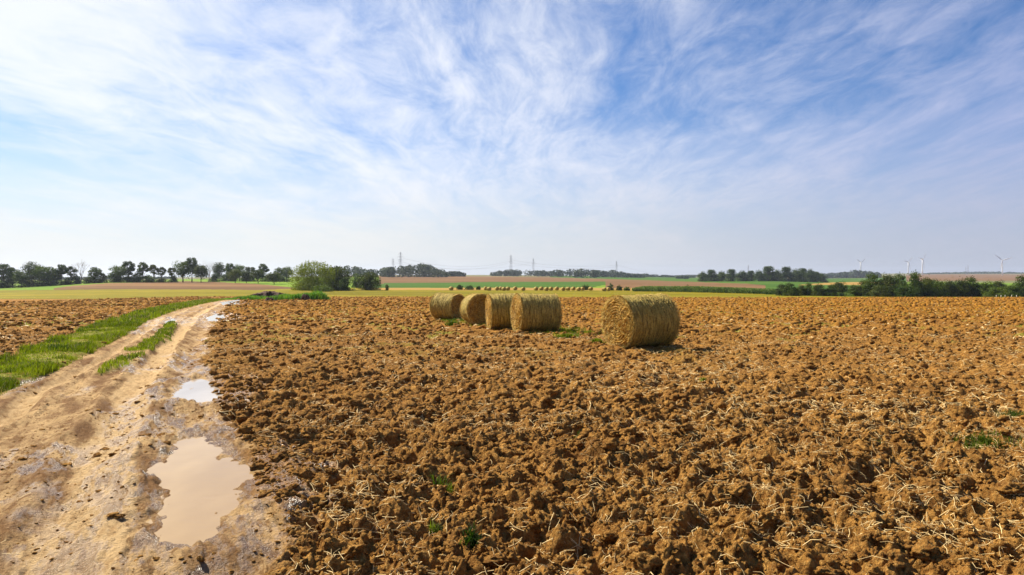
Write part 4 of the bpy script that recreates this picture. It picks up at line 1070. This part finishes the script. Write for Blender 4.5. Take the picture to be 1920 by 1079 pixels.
# ------------------------------------------------------------------ pylons, cables, turbines, posts
def make_pylon(h):
    root = empty('pylon', (0, 0, 0)); mb = MB(); b = h * .09; t = h * .018; k = h * .55; tt = .14
    lv = [(0, b), (h * .3, b * .6), (k, t * 2.2), (h * .8, t * 1.3), (h, t * .4)]
    for sx in (-1, 1):
        for sy in (-1, 1): mb.tube([(sx * w, sy * w, z) for z, w in lv], tt, 4)
    for i in range(len(lv) - 1):
        m = 3 if i < 2 else 3
        for j in range(m):
            z0, w0 = [lv[i][q] + (lv[i + 1][q] - lv[i][q]) * j / m for q in (0, 1)]; z1, w1 = [lv[i][q] + (lv[i + 1][q] - lv[i][q]) * (j + 1) / m for q in (0, 1)]
            for (a, c) in (((-1, -1), (1, -1)), ((1, -1), (1, 1)), ((1, 1), (-1, 1)), ((-1, 1), (-1, -1))):
                mb.tube([(a[0] * w0, a[1] * w0, z0), (c[0] * w1, c[1] * w1, z1)], tt * .6, 3); mb.tube([(c[0] * w0, c[1] * w0, z0), (a[0] * w1, a[1] * w1, z1)], tt * .6, 3)
    mb.build('lattice_tower', M['steel'], root)
    for z, w in ((h * .68, h * .13), (h * .80, h * .16), (h * .92, h * .11)):
        c = MB()
        for sy in (-1, 1):
            c.tube([(-w, 0, z), (0, sy * t, z + h * .03), (w, 0, z)], tt * .7, 4); c.tube([(-w, 0, z), (0, sy * t, z - .2), (w, 0, z)], tt * .7, 4)
        for s in (-1, 1): c.tube([(s * w * .95, 0, z), (s * w * .95, 0, z - h * .05)], tt * .6, 3)
        c.build('cross_arm', M['steel'], root)
    return root
PY = [(751, 1160, 473, 'tallest lattice pylon rising behind the left wood'), (737, 1500, 485, 'smaller lattice pylon just left of the tallest one'), (958, 1620, 478, 'thin pylon above the middle wood, nearest the row of bales'), (1000, 1900, 485, 'slim pylon right of the one above the middle wood'),
      (1156, 1700, 490, 'pylon at the falling end of the middle wood'), (1403, 2600, 497, 'tiny pylon tip above the dark copse'), (1811, 3300, 500, 'faint left pylon of the distant pair near the right turbine'), (1815, 3100, 497, 'faint right pylon of the distant pair near the right turbine')]
pp = None; PT = []
for (px, d, top, lab) in PY:
    x, y, z = far(px, d); ht = max((H + (HR - top) / F * d) - z, 15)
    if pp is None: pp = make_pylon(50); o = pp; o.location = (x, y, z)
    else: o = dup(pp, (x, y, z))
    o.scale = (ht / 50,) * 3; o.rotation_euler = (0, 0, R(50)); tag(o, lab, 'pylon', 'power line pylons along the horizon'); PT.append((Vector((x, y, z)), ht))
def cable(i, j, f, off, label):
    a, ha = PT[i]; b, hb = PT[j]; a = a + Vector((off * .64, off * .77, ha * f)); b = b + Vector((off * .64, off * .77, hb * f)); n = 28; mb = MB(); L = (a - b).length
    pts = [a.lerp(b, t / n) - Vector((0, 0, L * .05 * 4 * (t / n) * (1 - t / n) * .6)) for t in range(n + 1)]
    mb.tube([tuple(p) for p in pts], .13, 4); o = mb.build('power_cable', M['steel']); tag(o, label, 'power cable', 'thin cables slung between the pylons')
cable(0, 2, .75, 6, 'upper sagging cable from the tallest pylon to the thin middle pylon'); cable(0, 2, .63, -5, 'lower sagging cable from the tallest pylon to the thin middle pylon')
cable(2, 4, .75, 6, 'upper cable from the thin middle pylon to the pylon at the wood end'); cable(2, 4, .63, -5, 'lower cable from the thin middle pylon to the pylon at the wood end')
cable(1, 3, .75, 5, 'long cable from the smaller left pylon to the slim pylon'); cable(4, 5, .75, 5, 'long cable from the wood end pylon towards the copse')

def make_turbine():
    """hub 90 m up, rotor faces -y"""
    root = empty('wind_turbine', (0, 0, 0)); mb = MB()
    mb.tube([(0, 0, -8), (0, 0, 30), (0, 0, 60), (0, 0, 88)], [3.6, 3.1, 2.6, 2.0], 16); mb.build('tower', M['white'], root, True)
    n = MB(); n.tube([(0, -3.4, 90), (0, -2.4, 90), (0, 6, 90.2), (0, 8, 90.2)], [1.7, 2.3, 2.2, 1.5], 12); n.build('nacelle', M['white'], root, True)
    h = MB(); h.tube([(0, -6, 90), (0, -5.2, 90), (0, -3.4, 90)], [.3, 1.5, 1.9], 12); h.build('hub', M['white'], root, True)
    return root
def add_blades(root, a0):
    for k in range(3):
        a = R(a0 + 120 * k); V = []; Fs = []; L = 52
        sec = [(1.5, 1.2, 1.1), (6, 1.7, 1.0), (11, 2.9, .8), (25, 2.3, .6), (40, 1.7, .45), (50, 1.0, .3), (L, .25, .1)]
        for (r, c, th) in sec:
            for m in range(8):
                q = 2 * math.pi * m / 8; V.append((math.cos(q) * c, math.sin(q) * th - 4.3, r))
        for i in range(len(sec) - 1):
            for m in range(8): Fs.append((i * 8 + m, i * 8 + (m + 1) % 8, (i + 1) * 8 + (m + 1) % 8, (i + 1) * 8 + m))
        Fs.append(tuple(range((len(sec) - 1) * 8, len(sec) * 8)))
        V = [(x * math.cos(a) + z * math.sin(a), y, -x * math.sin(a) + z * math.cos(a) + 90) for x, y, z in V]
        me = bpy.data.meshes.new('blade'); me.from_pydata(V, [], Fs); me.update(); me.materials.append(M['white']); me.polygons.foreach_set("use_smooth", [True] * len(me.polygons))
        o = bpy.data.objects.new('blade', me); COL.objects.link(o); o.parent = root
TB = [(1613.5, 3300, 493, -62, 28, 'faint wind turbine standing over the blue wood, leftmost of the four'), (1703, 3500, 492, -78, 20, 'small wind turbine half hidden behind the hedge, close to a taller one'),
      (1729.5, 3200, 487, -78, 35, 'white wind turbine with one blade pointing steeply up, behind the tallest hedge tree'), (1879.5, 3100, 488.5, -48, -25, 'tallest white wind turbine standing alone near the right edge')]
for (px, d, hub, a0, yaw, lab) in TB:
    x, y, z = far(px, d); hh = (H + (HR - hub) / F * d) - z; o = make_turbine(); add_blades(o, a0)
    o.location = (x, y, z); s = hh / 90; o.scale = (s, s, s); o.rotation_euler = (0, 0, R(yaw)); tag(o, lab, 'wind turbine', 'wind turbines on the right horizon')

for i, (px, lab) in enumerate(((1868, 'short pale fence post first from the left under the hedge'), (1877, 'pale fence post second from the left under the hedge'), (1884.5, 'pale fence post in the middle of the short row'), (1897, 'pale fence post second from the right in the short row'), (1906, 'pale fence post at the right end of the short row'))):
    x, y, z = far(px, 205); mb = MB(); mb.tube([(0, 0, -.3), (0, 0, .62), (0, 0, .7)], [.09, .09, .03], 8); o = mb.build('fence_post', M['post'], None, True)
    o.location = (x, y, z); o.rotation_euler = (R(2 * (-1) ** i), R(3 * (i % 2)), 0); tag(o, lab, 'fence post', 'pale posts in front of the hedge')

# ------------------------------------------------------------------ air
def haze():
    m = bpy.data.materials.new("air"); m.use_nodes = True; nt = m.node_tree; nt.nodes.clear()
    out = nt.nodes.new('ShaderNodeOutputMaterial'); v = nt.nodes.new('ShaderNodeVolumePrincipled')
    v.inputs['Color'].default_value = (0.72, 0.80, 0.95, 1); v.inputs['Density'].default_value = 0.8e-4; v.inputs['Anisotropy'].default_value = 0.3
    nt.links.new(v.outputs[0], out.inputs['Volume'])
    x0, x1, y0, y1, z0, z1 = -12600, 12600, -12600, 12600, -160, 170
    V = [(x0, y0, z0), (x1, y0, z0), (x1, y1, z0), (x0, y1, z0), (x0, y0, z1), (x1, y0, z1), (x1, y1, z1), (x0, y1, z1)]
    f = [(3, 2, 1, 0), (4, 5, 6, 7), (0, 1, 5, 4), (1, 2, 6, 5), (2, 3, 7, 6), (3, 0, 4, 7)]
    me = bpy.data.meshes.new('haze'); me.from_pydata(V, [], f); me.update(); me.materials.append(m)
    o = bpy.data.objects.new('haze', me); COL.objects.link(o); tag(o, kind='stuff')
haze()
